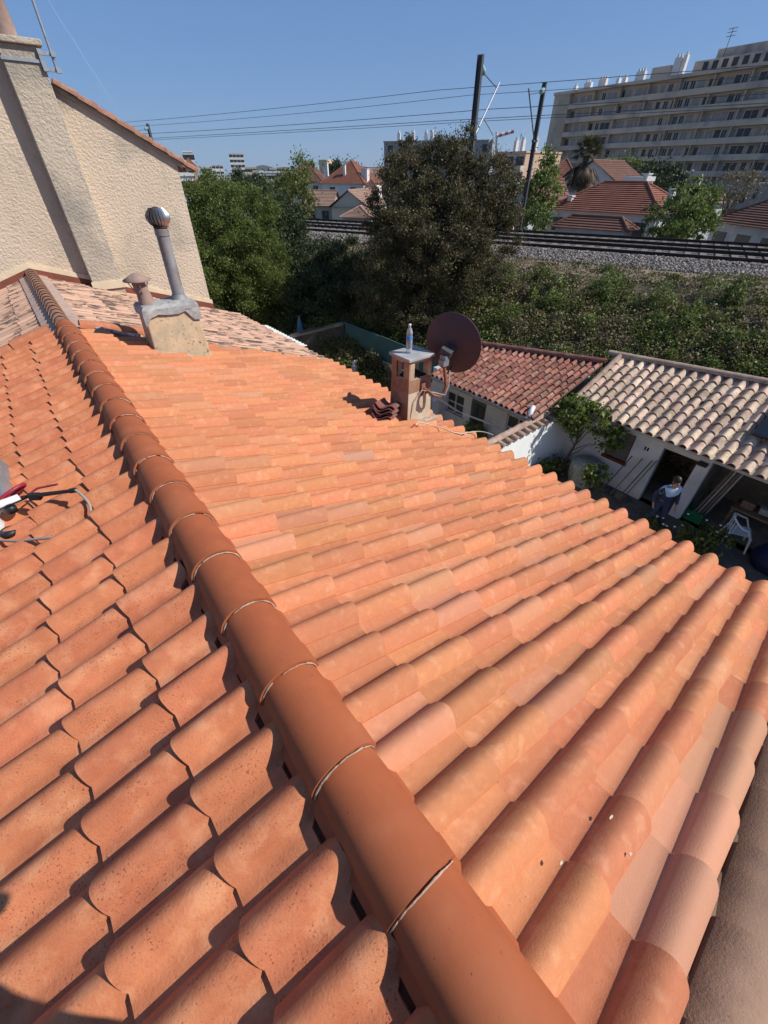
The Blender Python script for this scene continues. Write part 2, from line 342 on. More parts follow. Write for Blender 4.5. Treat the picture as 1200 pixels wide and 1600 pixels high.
# ================================================================== OUR HOUSE (new roof)
RX, RZ, TH = .2, 5.93, R_(18); ct, st = math.cos(TH), math.sin(TH); tt = math.tan(TH)
YV, YB = -.475, 7.0            # verge near the photographer, seam with the old roof
house = thing('house', 'house in the foreground with a bright new orange clay tile roof', 'house', (RX, 3.3, 0))
PR = profile(.214, .130, .060, nr=14, sq=.78, flat=.002)
RW = tile_field('roof_tiles', 'tile', house, (RX+.05*ct, YV+.0, RZ-.05*st), (0, 1, 0), (ct, 0, -st), (st, 0, ct), 35, .2135, PR, .360, 11, t=.023, taper=.17,
    pale_fn=lambda i, j: rng.uniform(.7, .95) if (i == 0 and 1 <= j <= 4) or (i == 15 and j == 4) else (rng.random() < .16)*rng.uniform(.1, .45), ns=4)
RW['label'] = 'sunlit roof slope of smooth new orange tiles'
LW = tile_field('roof_tiles', 'tile_l', house, (RX-.02*ct, YV+35*.2135, RZ-.02*st), (0, -1, 0), (-ct, 0, -st), (-st, 0, ct), 35, .2135, PR, .360, 11, t=.020, cut0=.07, ns=5, notch=.07, taper=.10, rot=.018, end_jit=.010)
LW['label'] = 'left roof slope of pitted pinkish orange tiles'
b = MB(); b.prism([(RX, YV+.03, RZ-.012), (RX+3.9*ct, YV+.03, RZ-.012-3.9*st), (RX+3.9*ct, YV+.03, RZ-.05-3.9*st), (RX, YV+.03, RZ-.05), (RX-3.9*ct, YV+.03, RZ-.05-3.9*st), (RX-3.9*ct, YV+.03, RZ-.012-3.9*st)], (0, 12.0-YV, 0))
b.build('roof_deck', 'underlay', house)
b = MB(); b.prism([(RX-3.5, YV+.1, .02), (RX+3.5, YV+.1, .02), (RX+3.5, YV+.1, RZ-.07-3.5*tt), (RX, YV+.1, RZ-.07), (RX-3.5, YV+.1, RZ-.07-3.5*tt)], (0, YB-YV-.1, 0)); b.build('wall', 'render', house)
# ridge tiles
ry = YV-.20; k = 0
while ry < YB-.05:
    g = .385; m = MB(); dz = random.uniform(-.002, .002); y1 = min(ry+g+.03, YB+.02)
    half_tile(m, (RX+.01+dz, ry, RZ+.010), (RX+.01, y1, RZ+.002), .130, .115, (0, 0, 1), n=22, t=.012, sq=.93)
    o = m.build('ridge_tile', 'ridge', house); o.location = (0, 0, 0)
    # mortar bead at the overlap
    m = MB(); i0 = random.choice((0, 1, 2))
    while i0 < 17:
        i1 = min(18, i0+random.choice((3, 5, 8, 12))); pts = []; rr2 = []
        rw = .003; rz2 = 0.
        for i in range(i0*2, i1*2+1):
            th = PI*i/36; rw = min(.0048, max(.0014, rw+random.uniform(-.0010, .0010))); rz2 = max(-.003, min(.003, rz2+random.uniform(-.0009, .0009))); r_ = .1195; pts.append((RX+.01+math.cos(th)*r_, ry+g-.003+rz2, RZ+.006+math.sin(th)**.93*r_)); rr2.append(rw*(1. if i0*2 < i < i1*2 else .3))
        m.tube(pts, rr2, 5); i0 = i1+random.choice((0, 0, 1, 2))
    if ry+g < YB: m.build('mortar_joint', 'mortar', o)['kind'] = 'stuff'
    ry += g; k += 1
m = MB()
for sgn in (-1, 1):
    m.prism([(RX+.01+sgn*.10, YV-.1, RZ+.03), (RX+.01+sgn*.145, YV-.1, RZ-.03), (RX+.01+sgn*.145, YV-.1, RZ-.06), (RX+.01+sgn*.05, YV-.1, RZ-.02), (RX+.01+sgn*.05, YV-.1, RZ+.03)], (0, YB-YV, 0))
m.build('ridge_bedding', 'ridge', house)
# header course at the seam with the old roof
m = MB()
for k in range(6):
    x0 = RX-.16-k*.42
    a = Vector((x0, YB+.05, RZ-(RX-x0)*tt+.055)); bb = Vector((x0-.45, YB+.05, RZ-(RX-x0+.45)*tt+.07)); half_tile(m, a, bb, .085, .095, (0, 0, 1), 10, sq=.6)
m.build('verge_tiles', 'tile', house)
m = MB()
for k in range(2):
    x0 = RX+.16+k*.42
    a = Vector((x0, YB+.05, RZ-(x0-RX)*tt+.055)); bb = Vector((x0+.45, YB+.05, RZ-(x0-RX+.45)*tt+.07)); half_tile(m, a, bb, .085, .095, (0, 0, 1), 10, sq=.6)
m.build('verge_tiles', 'tile', house)['label'] = 'header course of orange tiles laid across the top'
# roof window (left edge of the frame)
def sl(x, y, h=0, side=-1): return Vector((x, y, RZ-abs(x-RX)*tt))+Vector((side*st, 0, ct))*h
m = MB(); mt3 = Matrix.Rotation(-TH, 3, 'Y')
cx, cy = -.985, 3.65
for dx, dy, sx, sy in ((-.33, 0, .06, .72), (.33, 0, .06, .72), (0, -.33, .6, .06), (0, .33, .6, .06)):
    m.box(sl(cx+dx*ct, cy+dy, .10), (sx, sy, .09), mat=mt3)
fr = m.build('roof_window', 'galv', house, bevel=.006)
m = MB(); m.box(sl(cx, cy, .105), (.6, .6, .02), mat=mt3); m.build('pane', M('reflecting_pane', (.45, .5, .52), (.15, .2, .2), 9, .15, metal=.4), fr)
# verge of last column: dark undercloak
m = MB(); m.prism([(RX, YV-.01, RZ-.02), (RX+3.9*ct, YV-.01, RZ-.02-3.9*st), (RX+3.9*ct, YV-.01, RZ-.10-3.9*st), (RX, YV-.01, RZ-.10)], (0, .03, 0)); m.build('verge_board', 'underlay', house)

# gutter line under the right eave
m = MB(); m.tube([(RX+3.98*ct, YV, RZ-4.0*st-.10), (RX+3.98*ct, 11.6, RZ-4.0*st-.10)], .06, 8); m.build('gutter', 'zinc', house)

def chim_block(parent, name, p4, z0, z1, p4t, mat):
    m = MB(); n = 4; vs = [(x, y, z0) for x, y in p4]+[(x, y, z1) for x, y in p4t]
    m.add(vs, [(3, 2, 1, 0), (4, 5, 6, 7)]+[(i, (i+1) % 4, 4+(i+1) % 4, 4+i) for i in range(4)]); return m.build(name, mat, parent, bevel=.015)
# left chimney block with two flues
ch = chim_block(house, 'chimney', [(.98, 6.08), (1.70, 6.08), (1.70, 6.52), (.98, 6.52)], 5.30, 6.18, [(1.03, 6.14), (1.66, 6.14), (1.66, 6.48), (1.03, 6.48)], 'chim')
ch['label'] = 'squat beige rendered chimney with lead cap and two flues'
m = MB(); n = 26; vs = []
per = [(.99, 6.10), (1.70, 6.10), (1.70, 6.52), (.99, 6.52)]
rows = []
for lev, (gr, z) in enumerate(((-.015, 6.13), (-.012, 6.16), (-.015, 6.20), (-.05, 6.235), (-.14, 6.25))):
    row = []
    for e in range(4):
        a, c2 = per[e], per[(e+1) % 4]
        for q in range(8):
            f_ = q/8; x = a[0]+(c2[0]-a[0])*f_; y = a[1]+(c2[1]-a[1])*f_; cxm, cym = 1.345, 6.31
            dx, dy = x-cxm, y-cym; L_ = math.hypot(dx, dy); x += dx/L_*gr; y += dy/L_*gr*.7
            zz = z+(random.uniform(-.02, .01) if lev == 0 else random.uniform(-.012, .012))
            if lev == 0 and (e == 0 and q in (0, 7) or e == 1 and q == 0 or e == 3 and q == 7): zz -= .10
            row.append((x+random.uniform(-.004, .004), y+random.uniform(-.004, .004), zz))
    rows.append(row)
vs = [p for r in rows for p in r]; N = 32
m.add(vs, [(i*N+j, i*N+(j+1) % N, (i+1)*N+(j+1) % N, (i+1)*N+j) for i in range(4) for j in range(N)]+[tuple(4*N+j for j in range(N))])
m.build('lead_cap', 'lead', ch)
m = MB(); m.tube([(1.53, 6.3, 6.24), (1.545, 6.3, 6.95)], .073, 20); m.tube([(1.545, 6.3, 6.93), (1.547, 6.3, 7.0)], .08, 20); m.tube([(1.53, 6.3, 6.24), (1.53, 6.3, 6.30)], [.1, .08], 20)
pipe = m.build('flue_pipe', 'zinc', ch)
m = MB(); m.lathe((1.549, 6.3, 7.0), [(.06, 0), (.085, .012), (.075, .02)], 20); m.lathe((1.549, 6.3, 7.0), [(.05, .19), (.03, .205), (0, .21)], 20)
m.lathe((1.549, 6.3, 7.0), [(.06, .02), (.085, .05), (.098, .10), (.085, .155), (.05, .19)], 20)
cw = m.build('turbine_cowl', 'vane', pipe)  # core coloured near-black so the gaps between vanes look shaded
m = MB()
for k in range(20):
    a0 = 2*PI*k/20; vs = []
    for i in range(9):
        ph = i/8; z = .018+ph*.18; rr = .062+.062*math.sin(PI*(ph*.96+.02))
        for q, dr in ((0, -.006), (.17, .012)):
            vs.append(Vector((1.549+math.cos(a0+q)*(rr+dr), 6.3+math.sin(a0+q)*(rr+dr), 7.0+z)))
    m.add(vs, [(2*i, 2*i+1, 2*i+3, 2*i+2) for i in range(8)], True)
m.build('vane', 'chrome', cw)
m = MB(); m.tube([(1.13, 6.28, 6.22), (1.12, 6.28, 6.36), (1.10, 6.28, 6.49)], [.10, .078, .075], 16); fl = m.build('flue_pipe', 'rustclay', ch)
m = MB(); m.lathe((1.10, 6.28, 6.50), [(.155, .0), (.16, .012), (.08, .055), (.02, .085), (0, .088)], 14)
for k in range(14): pass
m.lathe((1.10, 6.28, 6.50), [(.155, 0), (.05, .02)], 14)
for k in range(3):
    a = 2*PI*k/3+.4; m.tube([(1.11+.08*math.cos(a), 6.28+.08*math.sin(a), 6.38), (1.10+.14*math.cos(a), 6.28+.14*math.sin(a), 6.51)], .006, 5)
m.build('conical_cowl', 'rustclay', fl)
m = MB()
pts = [(.93+.8*i/14, 6.055+random.uniform(-.01, .01), RZ-(.93+.8*i/14-RX)*tt+.055) for i in range(15)]
m.tube(pts, [random.uniform(.018, .035) for _ in pts], 6); m.build('mortar_fillet', 'mortar', ch)
# dark roofing felt scraps by chimney
m = MB()
for k in range(12):
    x = .52+k*.035
    m.tube([(x, 6.95-.02*k+random.uniform(-.03, .03), RZ-(x-RX)*tt+.09), (x+.05, 6.9-.02*k+random.uniform(-.03, .03), RZ-(x-RX)*tt+.08)], random.uniform(.015, .03), 5)
m.build('flashing_felt', 'lead', house)

# small chimney near the eave
cx0, cx1, cy0, cy1 = 3.30, 3.68, 3.72, 4.06
zc0, zc1 = 4.6, 5.76
sc = thing('tmp', None, None, (0, 0, 0))
bpy.data.objects.remove(sc)
ch2 = MB()
ch2.add([(cx0-.02, cy0-.02, zc0), (cx1+.04, cy0-.02, zc0), (cx1+.04, cy1+.03, zc0), (cx0-.02, cy1+.03, zc0), (cx0, cy0, 5.50), (cx1, cy0, 5.50), (cx1, cy1, 5.50), (cx0, cy1, 5.50)], [(3, 2, 1, 0), (4, 5, 6, 7), (0, 1, 5, 4), (1, 2, 6, 5), (2, 3, 7, 6), (3, 0, 4, 7)])
for xx, wx in ((cx0, .09), (cx1-.05, .05)):
    for yy, wy in ((cy0, .11), (cy1-.10, .10)): ch2.b2(xx, xx+wx, yy, yy+wy, 5.50, 5.71)
ch2.b2(cx0, cx1, cy0, cy1, 5.71, 5.745)
c2o = ch2.build('chimney', M('small_chimney_render', (.62, .50, .36), (.52, .40, .27), 5, .95, .5, 50, c=(.33, .16, .10), cscale=2.2), house, bevel=.008)
c2o['label'] = 'small tapered square chimney near the eave under a concrete slab'
m = MB(); m.add([(cx0-.023, cy0-.02, zc0), (cx0-.023, cy1+.03, zc0), (cx0-.003, cy1, 5.5), (cx0-.003, cy0, 5.5)], [(0, 1, 2, 3)]); m.b2(cx0-.004, cx0+.02, cy0-.002, cy0+.105, 5.5, 5.74); m.b2(cx0-.004, cx0+.02, cy1-.10, cy1, 5.5, 5.74); m.b2(cx0-.003, cx1+.002, cy0-.004, cy0+.01, 5.34, 5.5); m.build('stained_shaded_face', 'chim_s', c2o)  # brown staining; the left side's shade is put into this colour too
m = MB(); m.b2(cx0+.05, cx1-.05, cy0+.05, cy1-.05, 5.502, 5.52); m.build('flue_opening', 'dark', c2o)
m = MB(); m.b2(cx0-.03, cx1+.02, cy0-.03, cy1+.03, 5.747, 5.785); m.build('cap_slab', M('slab', (.42, .41, .40), (.30, .30, .30), 6, .9, .4, 40), c2o, bevel=.008)
m = MB(); m.b2(3.24, 3.78, 3.62, 3.73, RZ-(3.5-RX)*tt+.03, RZ-(3.5-RX)*tt+.085); m.build('mortar_fillet', 'mortar', c2o, bevel=.02)
# bottle
bt = thing('water_bottle', 'clear plastic water bottle standing on the small chimney slab', 'bottle', (3.44, 3.9, 5.787))
prof = [(.0, 0), (.034, 0), (.038, .008), (.038, .05), (.035, .055), (.038, .06), (.038, .20), (.034, .215), (.038, .22), (.038, .24), (.028, .275), (.014, .30), (.014, .315)]
pl_ = M('clear_plastic', (.75, .82, .86), None, rough=.08, trans=.75, spec=.6)
m = MB(); m.lathe((3.44, 3.9, 5.787), prof, 20); m.build('body', pl_, bt)
m = MB(); m.lathe((3.44, 3.9, 5.787), [(0, .335), (.016, .335), (.016, .312), (.0, .312)], 12); m.build('cap', 'whitepl', bt)
m = MB(); m.lathe((3.44, 3.9, 5.787), [(.0385, .15), (.0385, .20)], 20); m.build('label_band', 'label', bt)
# satellite dish
dish = thing('satellite_dish', 'dark plum satellite dish on a bent rusty arm fixed to the small chimney', 'satellite dish', (3.62, 3.66, 5.3))
dc = Vector((3.87, 3.61, 5.86)); ax = Vector((1.0, .34, .14)).normalized(); q4 = ax.to_track_quat('Z', 'Y').to_matrix()
m = MB(); pr_ = []
for i in range(11):
    r_ = .37*i/10; pr_.append((r_, .065*(r_/.37)**2))
m.lathe(dc, pr_, 40, q4); m.lathe(dc, [(r_, z-.006) for r_, z in pr_], 40, q4); m.lathe(dc, [(.37, .059), (.376, .059), (.376, .068), (.37, .068)], 40, q4)
m.build('reflector', 'dish', dish)
m = MB(); m.box(dc-ax*.05+Vector((0, 0, -.04)), (.14, .10, .22), mat=q4@Matrix.Rotation(.4, 3, 'Z')); m.box(dc-ax*.10+Vector((0, 0, -.12)), (.05, .16, .12), mat=q4)
m.build('bracket', 'steel', dish)
hb = dc-ax*.16+Vector((0, 0, -.14))
m = MB(); m.box(hb, (.09, .09, .07)); m.box(hb+Vector((0, 0, .06)), (.05, .10, .05)); m.tube([hb+Vector((-.05, 0, .02)), hb+Vector((.06, 0, .02))], .01, 6); m.build('clamp', 'galv', dish)
pth = [(3.55, 3.70, 5.36), (3.56, 3.62, 5.34), (3.60, 3.56, 5.30), (3.68, 3.54, 5.27), (3.745, 3.53, 5.31), (3.765, 3.52, 5.40), tuple(hb)]
m = MB(); m.tube(pth, .021, 10); m.build('mast_arm', 'rustpipe', dish)
m = MB()
m.tube([(3.34, 3.705, 5.0), (3.38, 3.70, 5.22), (3.50, 3.68, 5.36), (3.62, 3.57, 5.33), (3.74, 3.50, 5.29), (3.79, 3.50, 5.40), (3.78, 3.50, 5.6)], .006, 6); m.build('coax_cable', 'cable', dish)
lnb = dc+ax*.38+Vector((0, 0, -.24))
m = MB(); m.tube([dc-ax*.02+Vector((0, 0, -.34)), lnb], .011, 6); m.tube([lnb, lnb-ax*.12+Vector((0, 0, .05))], [.03, .02], 8); m.build('feed_arm', 'steel', dish)
m = MB(); m.b2(3.50, 3.62, 3.695, 3.72, 5.28, 5.44); m.build('wall_plate', 'rustpipe', dish)
# cable loop lying at the foot
cb = MB(); pts = []
zz = lambda x: RZ-(x-RX)*tt+.095
for i in range(60):
    t_ = i/59; x = 3.2+.95*t_+.03*math.sin(t_*22); y = 3.45+.12*math.sin(t_*9)-.55*t_*t_; pts.append((x, y, zz(min(x, 3.95))+.005))
cb.tube(pts, .007, 6)
tag(cb.build('cable', 'cable'), 'pale loose cable trailing from the small chimney foot over the eave', 'cable')
# stack of spare tiles next to small chimney
ups = Vector((st, 0, ct)); base_s = Vector((2.92, 3.62, RZ-(2.92-RX)*tt+.06))
names = ['bottom', 'second from bottom', 'third from bottom', 'third from top', 'second from top', 'topmost']
for k in range(6):
    m = MB(); L_ = .42; o0 = base_s+ups*(.028*k)+Vector((random.uniform(-.015, .015)+.01*k, random.uniform(-.02, .02)+.008*k, 0))
    us = [i/16 for i in range(17)]; ang = R_(34); dv = Vector((math.cos(ang)*ct, math.sin(ang), -math.cos(ang)*st)); wv = ups.cross(dv).normalized()
    def pf(u): return .034*math.sin(2*PI*u*1.0+.5)
    A = [o0+dv*s_*L_+wv*(u*.26)+ups*pf(u) for s_ in (0, 1) for u in us]; B = [p-ups*.013 for p in A]; n = 17
    g = [(j, j+1, n+j+1, n+j) for j in range(n-1)]
    m.add(A, g, True); m.add(B, [x[::-1] for x in g], True)
    for q in (0, 1): m.add(A[q*n:(q+1)*n]+B[q*n:(q+1)*n], [(j, j+1, n+j+1, n+j) for j in range(n-1)])
    m.add([A[0], A[n], B[n], B[0]], [(0, 1, 2, 3)]); m.add([A[n-1], A[2*n-1], B[2*n-1], B[n-1]], [(0, 1, 2, 3)])
    tag(m.build('roof_tile', 'tile_red'), f'spare brick-red clay tile, {names[k]} in the stack by the small chimney', 'roof tile', 'spare tiles stacked beside the small chimney')

# sprayer on the left slope
def SL(x, y, h=0): return sl(x, y, .07+h)
spr = thing('pressure_sprayer', 'white hand-pump sprayer with red handle and black lance on the left slope', 'sprayer', SL(-.75, 3.22))
m = MB(); rk = Matrix.Rotation(-.25, 3, 'Y'); m.lathe(SL(-.80, 3.20, -.02), [(0, 0), (.085, 0), (.095, .02), (.095, .17), (.08, .21), (.045, .235), (.04, .25), (0, .25)], 22, rk); m.build('tank', 'whitepl', spr)
hp = SL(-.60, 3.40, .05)
m = MB(); pts = [hp+Vector((.085*math.cos(a), .03*math.cos(a)-.03*math.sin(a), .02*math.cos(a)+.028*math.sin(a))) for a in [2*PI*i/20 for i in range(21)]]
m.tube(pts, .013, 8); m.box(hp+Vector((-.03, -.05, -.01)), (.05, .03, .03), .4); m.build('pump_handle', 'redpl', spr)
m = MB(); m.tube([SL(-.76, 3.36, .08), SL(-.66, 3.30, .06), SL(-.57, 3.32, .03)], [.05, .032, .028], 12); m.build('pump_neck', 'whitepl', spr)
m = MB(); m.lathe(SL(-.63, 3.22, .02), [(0, 0), (.032, 0), (.032, .045), (0, .05)], 14); m.build('valve_cap', 'black', spr)
m = MB(); m.lathe(SL(-.70, 3.08, -.03), [(0, 0), (.05, 0), (.05, .03), (0, .03)], 14); m.build('foot_ring', 'black', spr)
la, lb = SL(-.95, 3.34, .075), SL(-.47, 3.15, .075); lc = SL(-.25, 2.95, .06)
m = MB(); m.tube([la, lb], .0055, 8); m.tube([lb, lb.lerp(lc, .25), lc], [.010, .015, .012], 10); m.tube([lc, lc+Vector((.03, -.02, .005))], .017, 10)
m.box(lb+Vector((.02, -.02, .0)), (.07, .03, .045), -.6); m.tube([lb, lb+Vector((-.05, .02, 0))], .012, 8); lance = m.build('lance', 'black', spr)
m = MB(); m.tube([lb+Vector((.01, .01, .02)), lb+Vector((.05, .02, .03)), lc+Vector((-.05, .08, .03))], .0065, 8); m.build('trigger', 'redpl', lance)
m = MB(); pc = lc+Vector((.03, -.02, .005))
hp_ = [pc, SL(-.205, 2.86, .03), SL(-.205, 2.78, -.01), SL(-.25, 2.70, -.045), SL(-.34, 2.67, -.05), SL(-.45, 2.71, -.01), SL(-.54, 2.79, -.005), SL(-.66, 2.92, -.01), SL(-.78, 3.08, -.01), SL(-.95, 3.3, .0)]
def smoothp(P0, n=6):
    out = []
    for i in range(len(P0)-1):
        p0, p1, p2, p3 = P0[max(i-1, 0)], P0[i], P0[i+1], P0[min(i+2, len(P0)-1)]
        for k in range(n):
            t_ = k/n; out.append(.5*((2*p1)+(p2-p0)*t_+(2*p0-5*p1+4*p2-p3)*t_*t_+(3*p1-p0-3*p2+p3)*t_**3))
    return out+[P0[-1]]
m.tube(smoothp([Vector(p) for p in hp_]), .0085, 8); m.build('hose', 'hose', spr)
# little mortar splashes on the right slope
for (x, y) in ((1.45, -.03), (1.2, -.02)): pass
for (u, v) in ((955, 1277), (985, 1335), (877, 1348)):
    r = ray(u, v); off = .075; kk = (RZ+off-7.5+tt*RX)/(r.z+tt*r.x); p = CAM+r*kk; m = MB(); n_ = 7
    vs = [p+Vector((math.cos(2*PI*i/n_)*random.uniform(.003, .012), math.sin(2*PI*i/n_)*random.uniform(.002, .006), 0)) for i in range(n_)]
    m.add(vs+[v_+Vector((0, 0, .004)) for v_ in vs], [tuple(range(n_)), tuple(range(n_, 2*n_))]+[(i, (i+1) % n_, n_+(i+1) % n_, n_+i) for i in range(n_)]); m.build('mortar_splash', 'cream', house)

# ================================================================== OLD ROOF SECTION
YW = 11.9
old = thing('house', 'middle house section roofed in old flamed brown and pink tiles', 'house', (RX, 9.5, 0))
PO = profile(.20, .12, .030, nr=8)
dzo = -.03
tile_field('roof_tiles', 'tile_old', old, (RX+.12, YB+.02, RZ-.12*tt+dzo), (0, 1, 0), (ct, 0, -st), (st, 0, ct), 24, .2, PO, .34, 12, t=.010, ns=2, end_jit=.012)
tile_field('roof_tiles', 'tile_old', old, (RX-.12, YB+.02+24*.2, RZ-.12*tt+dzo), (0, -1, 0), (-ct, 0, -st), (-st, 0, ct), 24, .2, PO, .34, 11, t=.010, ns=2, end_jit=.012)
y = YB+.05
while y < YW-.05:
    m = MB(); half_tile(m, (RX, y, RZ+.025), (RX, y+.28, RZ+.01), .10, .088, (0, 0, 1), 12, t=.012); m.build('ridge_tile', 'ridge_old', old); y += .245
m = MB()
for sgn in (-1, 1):
    a = RX+sgn*.09; b_ = RX+sgn*.24
    m.prism([(a, YB+.1, RZ-.09*tt+.055+dzo), (b_, YB+.1, RZ-.24*tt+.05+dzo), (b_, YB+.1, RZ-.24*tt-.03+dzo), (a, YB+.1, RZ-.09*tt-.03+dzo)], (0, YW-YB-.1, 0))
m.build('mortar_bed', 'mortar_pink', old)
m = MB(); m.prism([(RX-3.5, YB+.02, .02), (RX+3.5, YB+.02, .02), (RX+3.5, YB+.02, RZ-.1-3.5*tt), (RX, YB+.02, RZ-.1), (RX-3.5, YB+.02, RZ-.1-3.5*tt)], (0, YW-YB-.02, 0)); m.build('wall', 'render', old)

# ================================================================== TALL HOUSE (roughcast gable wall)
tall = thing('house', 'tall beige roughcast house with blank gable wall at upper left', 'house', (0, YW+3, 0))
sl29 = (8.72-7.65)/(3.62-1.70)
def vz(x): return 7.68+(3.62-x)*sl29
m = MB(); m.prism([(-4.2, YW, .02), (3.62, YW, .02), (3.62, YW, vz(3.62)), (-.2, YW, vz(-.2)), (-4.2, YW, vz(-.2)-4.0*sl29)], (0, 7, 0)); m.build('wall', 'render', tall)
# chimney breast
m = MB(); m.prism([(1.17, YW, 5.3), (1.74, YW, 5.3), (1.74, YW, 9.15), (1.17, YW, 9.15)], (0, -.26, 0)); br = m.build('chimney_breast', 'render_g', tall, bevel=.01)
m = MB(); m.b2(1.10, 1.81, YW-.33, YW+.35, 9.15, 9.23); m.b2(1.17, 1.74, YW-.25, YW+.3, 8.4, 9.15); m.build('chimney', 'render_g', tall, bevel=.015)
m = MB(); m.lathe((1.40, YW-.0, 9.23), [(.17, 0), (.15, .05), (.13, .5), (.15, .52), (.15, .6)], 16); m.build('chimney_pot', 'rustclay', tall)
# red flashing and cream edge where wall meets old roof
def rz_(x): return RZ-abs(x-RX)*tt
m = MB()
for sgn, xe in ((1, 3.66), (-1, -4.0)):
    m.prism([(RX, YW-.02, RZ+.11), (xe, YW-.02, rz_(xe)+.11), (xe, YW-.02, rz_(xe)-.05), (RX, YW-.02, RZ-.05)], (0, -.03, 0))
m.build('red_flashing', 'redpaint', tall)
m = MB()
for sgn, xe in ((1, 3.66), (-1, -4.0)):
    m.prism([(RX, YW-.0, RZ+.20), (xe, YW-.0, rz_(xe)+.20), (xe, YW-.0, rz_(xe)+.10), (RX, YW-.0, RZ+.10)], (0, -.035, 0))
m.build('cream_band', 'cream', tall)
m = MB(); m.b2(1.14, 1.77, YW-.30, YW-.26, rz_(1.4)+.02, rz_(1.4)+.17); m.build('breast_skirt', 'cream', tall)
# verge tiles on tall house
sv = Vector((1, 0, -sl29)).normalized(); up = Vector((sl29, 0, 1)).normalized()
p = Vector((1.78, YW-.02, vz(1.78)+.02)); k = 0
m = MB(); m.prism([(1.75, YW-.035, vz(1.75)+.05), (3.72, YW-.035, vz(3.72)+.05), (3.72, YW-.035, vz(3.72)-.03), (1.75, YW-.035, vz(1.75)-.03)], (0, .08, 0)); m.build('verge_mortar', 'render_g', tall)
m = MB()
while p.x < 3.72:
    half_tile(m, p+up*.02, p+sv*.36+up*.035, .085, .10, up, 8, sq=.8); p += sv*.31
p = Vector((1.1, YW-.02, vz(1.1)+.02))
m.build('verge_tiles', 'ridge_old', tall)
m = MB(); m.prism([(1.75, YW+.05, vz(1.75)+.02), (3.8, YW+.05, vz(3.8)+.02), (3.8, YW+.05, vz(3.8)-.05), (1.75, YW+.05, vz(1.75)-.05)], (0, 6.9, 0)); m.prism([(-.2, YW+.05, vz(-.2)+.03), (1.75, YW+.05, vz(1.75)+.02), (1.75, YW+.05, vz(1.75)-.05), (-.2, YW+.05, vz(-.2)-.05)], (0, 6.9, 0))
m.build('roof', 'ridge_old', tall)
m = MB(); m.tube([(3.0, YW-.05, 6.62), (3.06, YW-.14, 6.6)], .03, 8); m.build('drain_spout', 'rustclay', tall)
# antenna mast strapped to the chimney
am = thing('antenna_mast', 'thin grey metal mast clamped to the tall chimney with two brackets', 'mast', (1.90, YW-.12, 8.9))
m = MB(); m.tube([(1.90, YW-.3, 8.85), (1.90, YW-.3, 11.6)], .022, 10); m.build('pole', 'galv', am)
m = MB()
for z in (8.88, 9.07): m.box((1.83, YW-.29, z), (.26, .05, .045)); m.box((1.92, YW-.31, z), (.07, .07, .07))
m.b2(1.70, 1.76, YW-.31, YW-.27, 8.85, 9.12); m.b2(1.15, 1.76, YW-.285, YW-.262, 8.95, 8.99); m.build('bracket', 'galv', am)

# ================================================================== NEIGHBOUR ROOF bottom right
nb = thing('house', 'neighbouring house at lower right with greyish buff interlocking roof tiles', 'house', (RX, -4, 0))
us = np.array([0, .006, .03, .05, .08, .11, .14, .17, .195, .20, .206, .212, .218, .30]); zs = np.array([.0, .01, .03, .047, .056, .056, .05, .036, .018, .03, .032, .03, .006, .0])
tile_field('roof_tiles', 'tile_buff', nb, (RX+.02, YV-.03, RZ-.085), (0, -1, 0), (ct, 0, -st), (st, 0, ct), 12, .285, (us, zs), .36, 11, t=.034, ns=3, taper=.12, rot=.02)
tile_field('roof_tiles', 'tile_buff', nb, (RX-.02, YV-.10-12*.285, RZ-.075), (0, 1, 0), (-ct, 0, -st), (-st, 0, ct), 12, .285, (us, zs), .36, 10, t=.018, ns=3)
m = MB(); pts = []
for i in range(40):
    x = RX+.1+i*.095; pts.append((x, YV-.035+random.uniform(-.01, .01), RZ-.085-(x-RX)*tt))
m.tube(pts, [random.uniform(.02, .035) for _ in pts], 7); m.build('mortar_verge', 'tile_buff', nb)
m = MB(); m.prism([(RX-3.4, YV-.12, .02), (RX+3.4, YV-.12, .02), (RX+3.4, YV-.12, RZ-.16-3.4*tt), (RX, YV-.12, RZ-.16), (RX-3.4, YV-.12, RZ-.16-3.4*tt)], (0, -3.6, 0)); m.build('wall', 'render', nb)

# ================================================================== GROUND
NX, NY = .937, .350; TX, TY = -.350, .937          # across / along the railway
def RL(s, t, z): return Vector((NX*s+TX*t, NY*s+TY*t, z))
gm = MB(); gm.quad((-7500, -7500, -.05), (7500, -7500, -.05), (7500, 7500, -.05), (-7500, 7500, -.05)); struct(gm.build('ground', 'far'))
gm = MB(); gm.add([RL(-60, -80, .0), RL(13.2, -80, .0), RL(13.2, 120, 0), RL(-60, 120, 0)], [(0, 1, 2, 3)]); struct(gm.build('yard', 'far'))
gm = MB(); gm.b2(3.75, 14.2, -6, 17.2, .03, .4); struct(gm.build('courtyard_ground', 'dirt'))
bank = [(12.9, .1), (13.6, .9), (15.5, 1.8), (18, 3.0), (20.3, 3.9), (21.3, 4.2)]
def bz(s):
    xs = [a for a, _ in bank]; ys = [c for _, c in bank]; return float(np.interp(s, xs, ys))
def strip(name, prof, mat, t0=-110, t1=260, n=90, rough=.0):
    vs = []; fs = []; k = len(prof)
    for i in range(n+1):
        t_ = t0+(t1-t0)*i/n
        for s_, z_ in prof: vs.append(RL(s_, t_, z_+random.uniform(-rough, rough)))
    for i in range(n):
        for j in range(k-1): fs.append((i*k+j, i*k+j+1, (i+1)*k+j+1, (i+1)*k+j))
    m_ = MB(); m_.add(vs, fs, True); return struct(m_.build(name, mat))
strip('embankment', [(12.9, 0)]+[(s_, bz(s_)) for s_ in np.linspace(12.95, 21.2, 14)], 'earth', rough=.06)
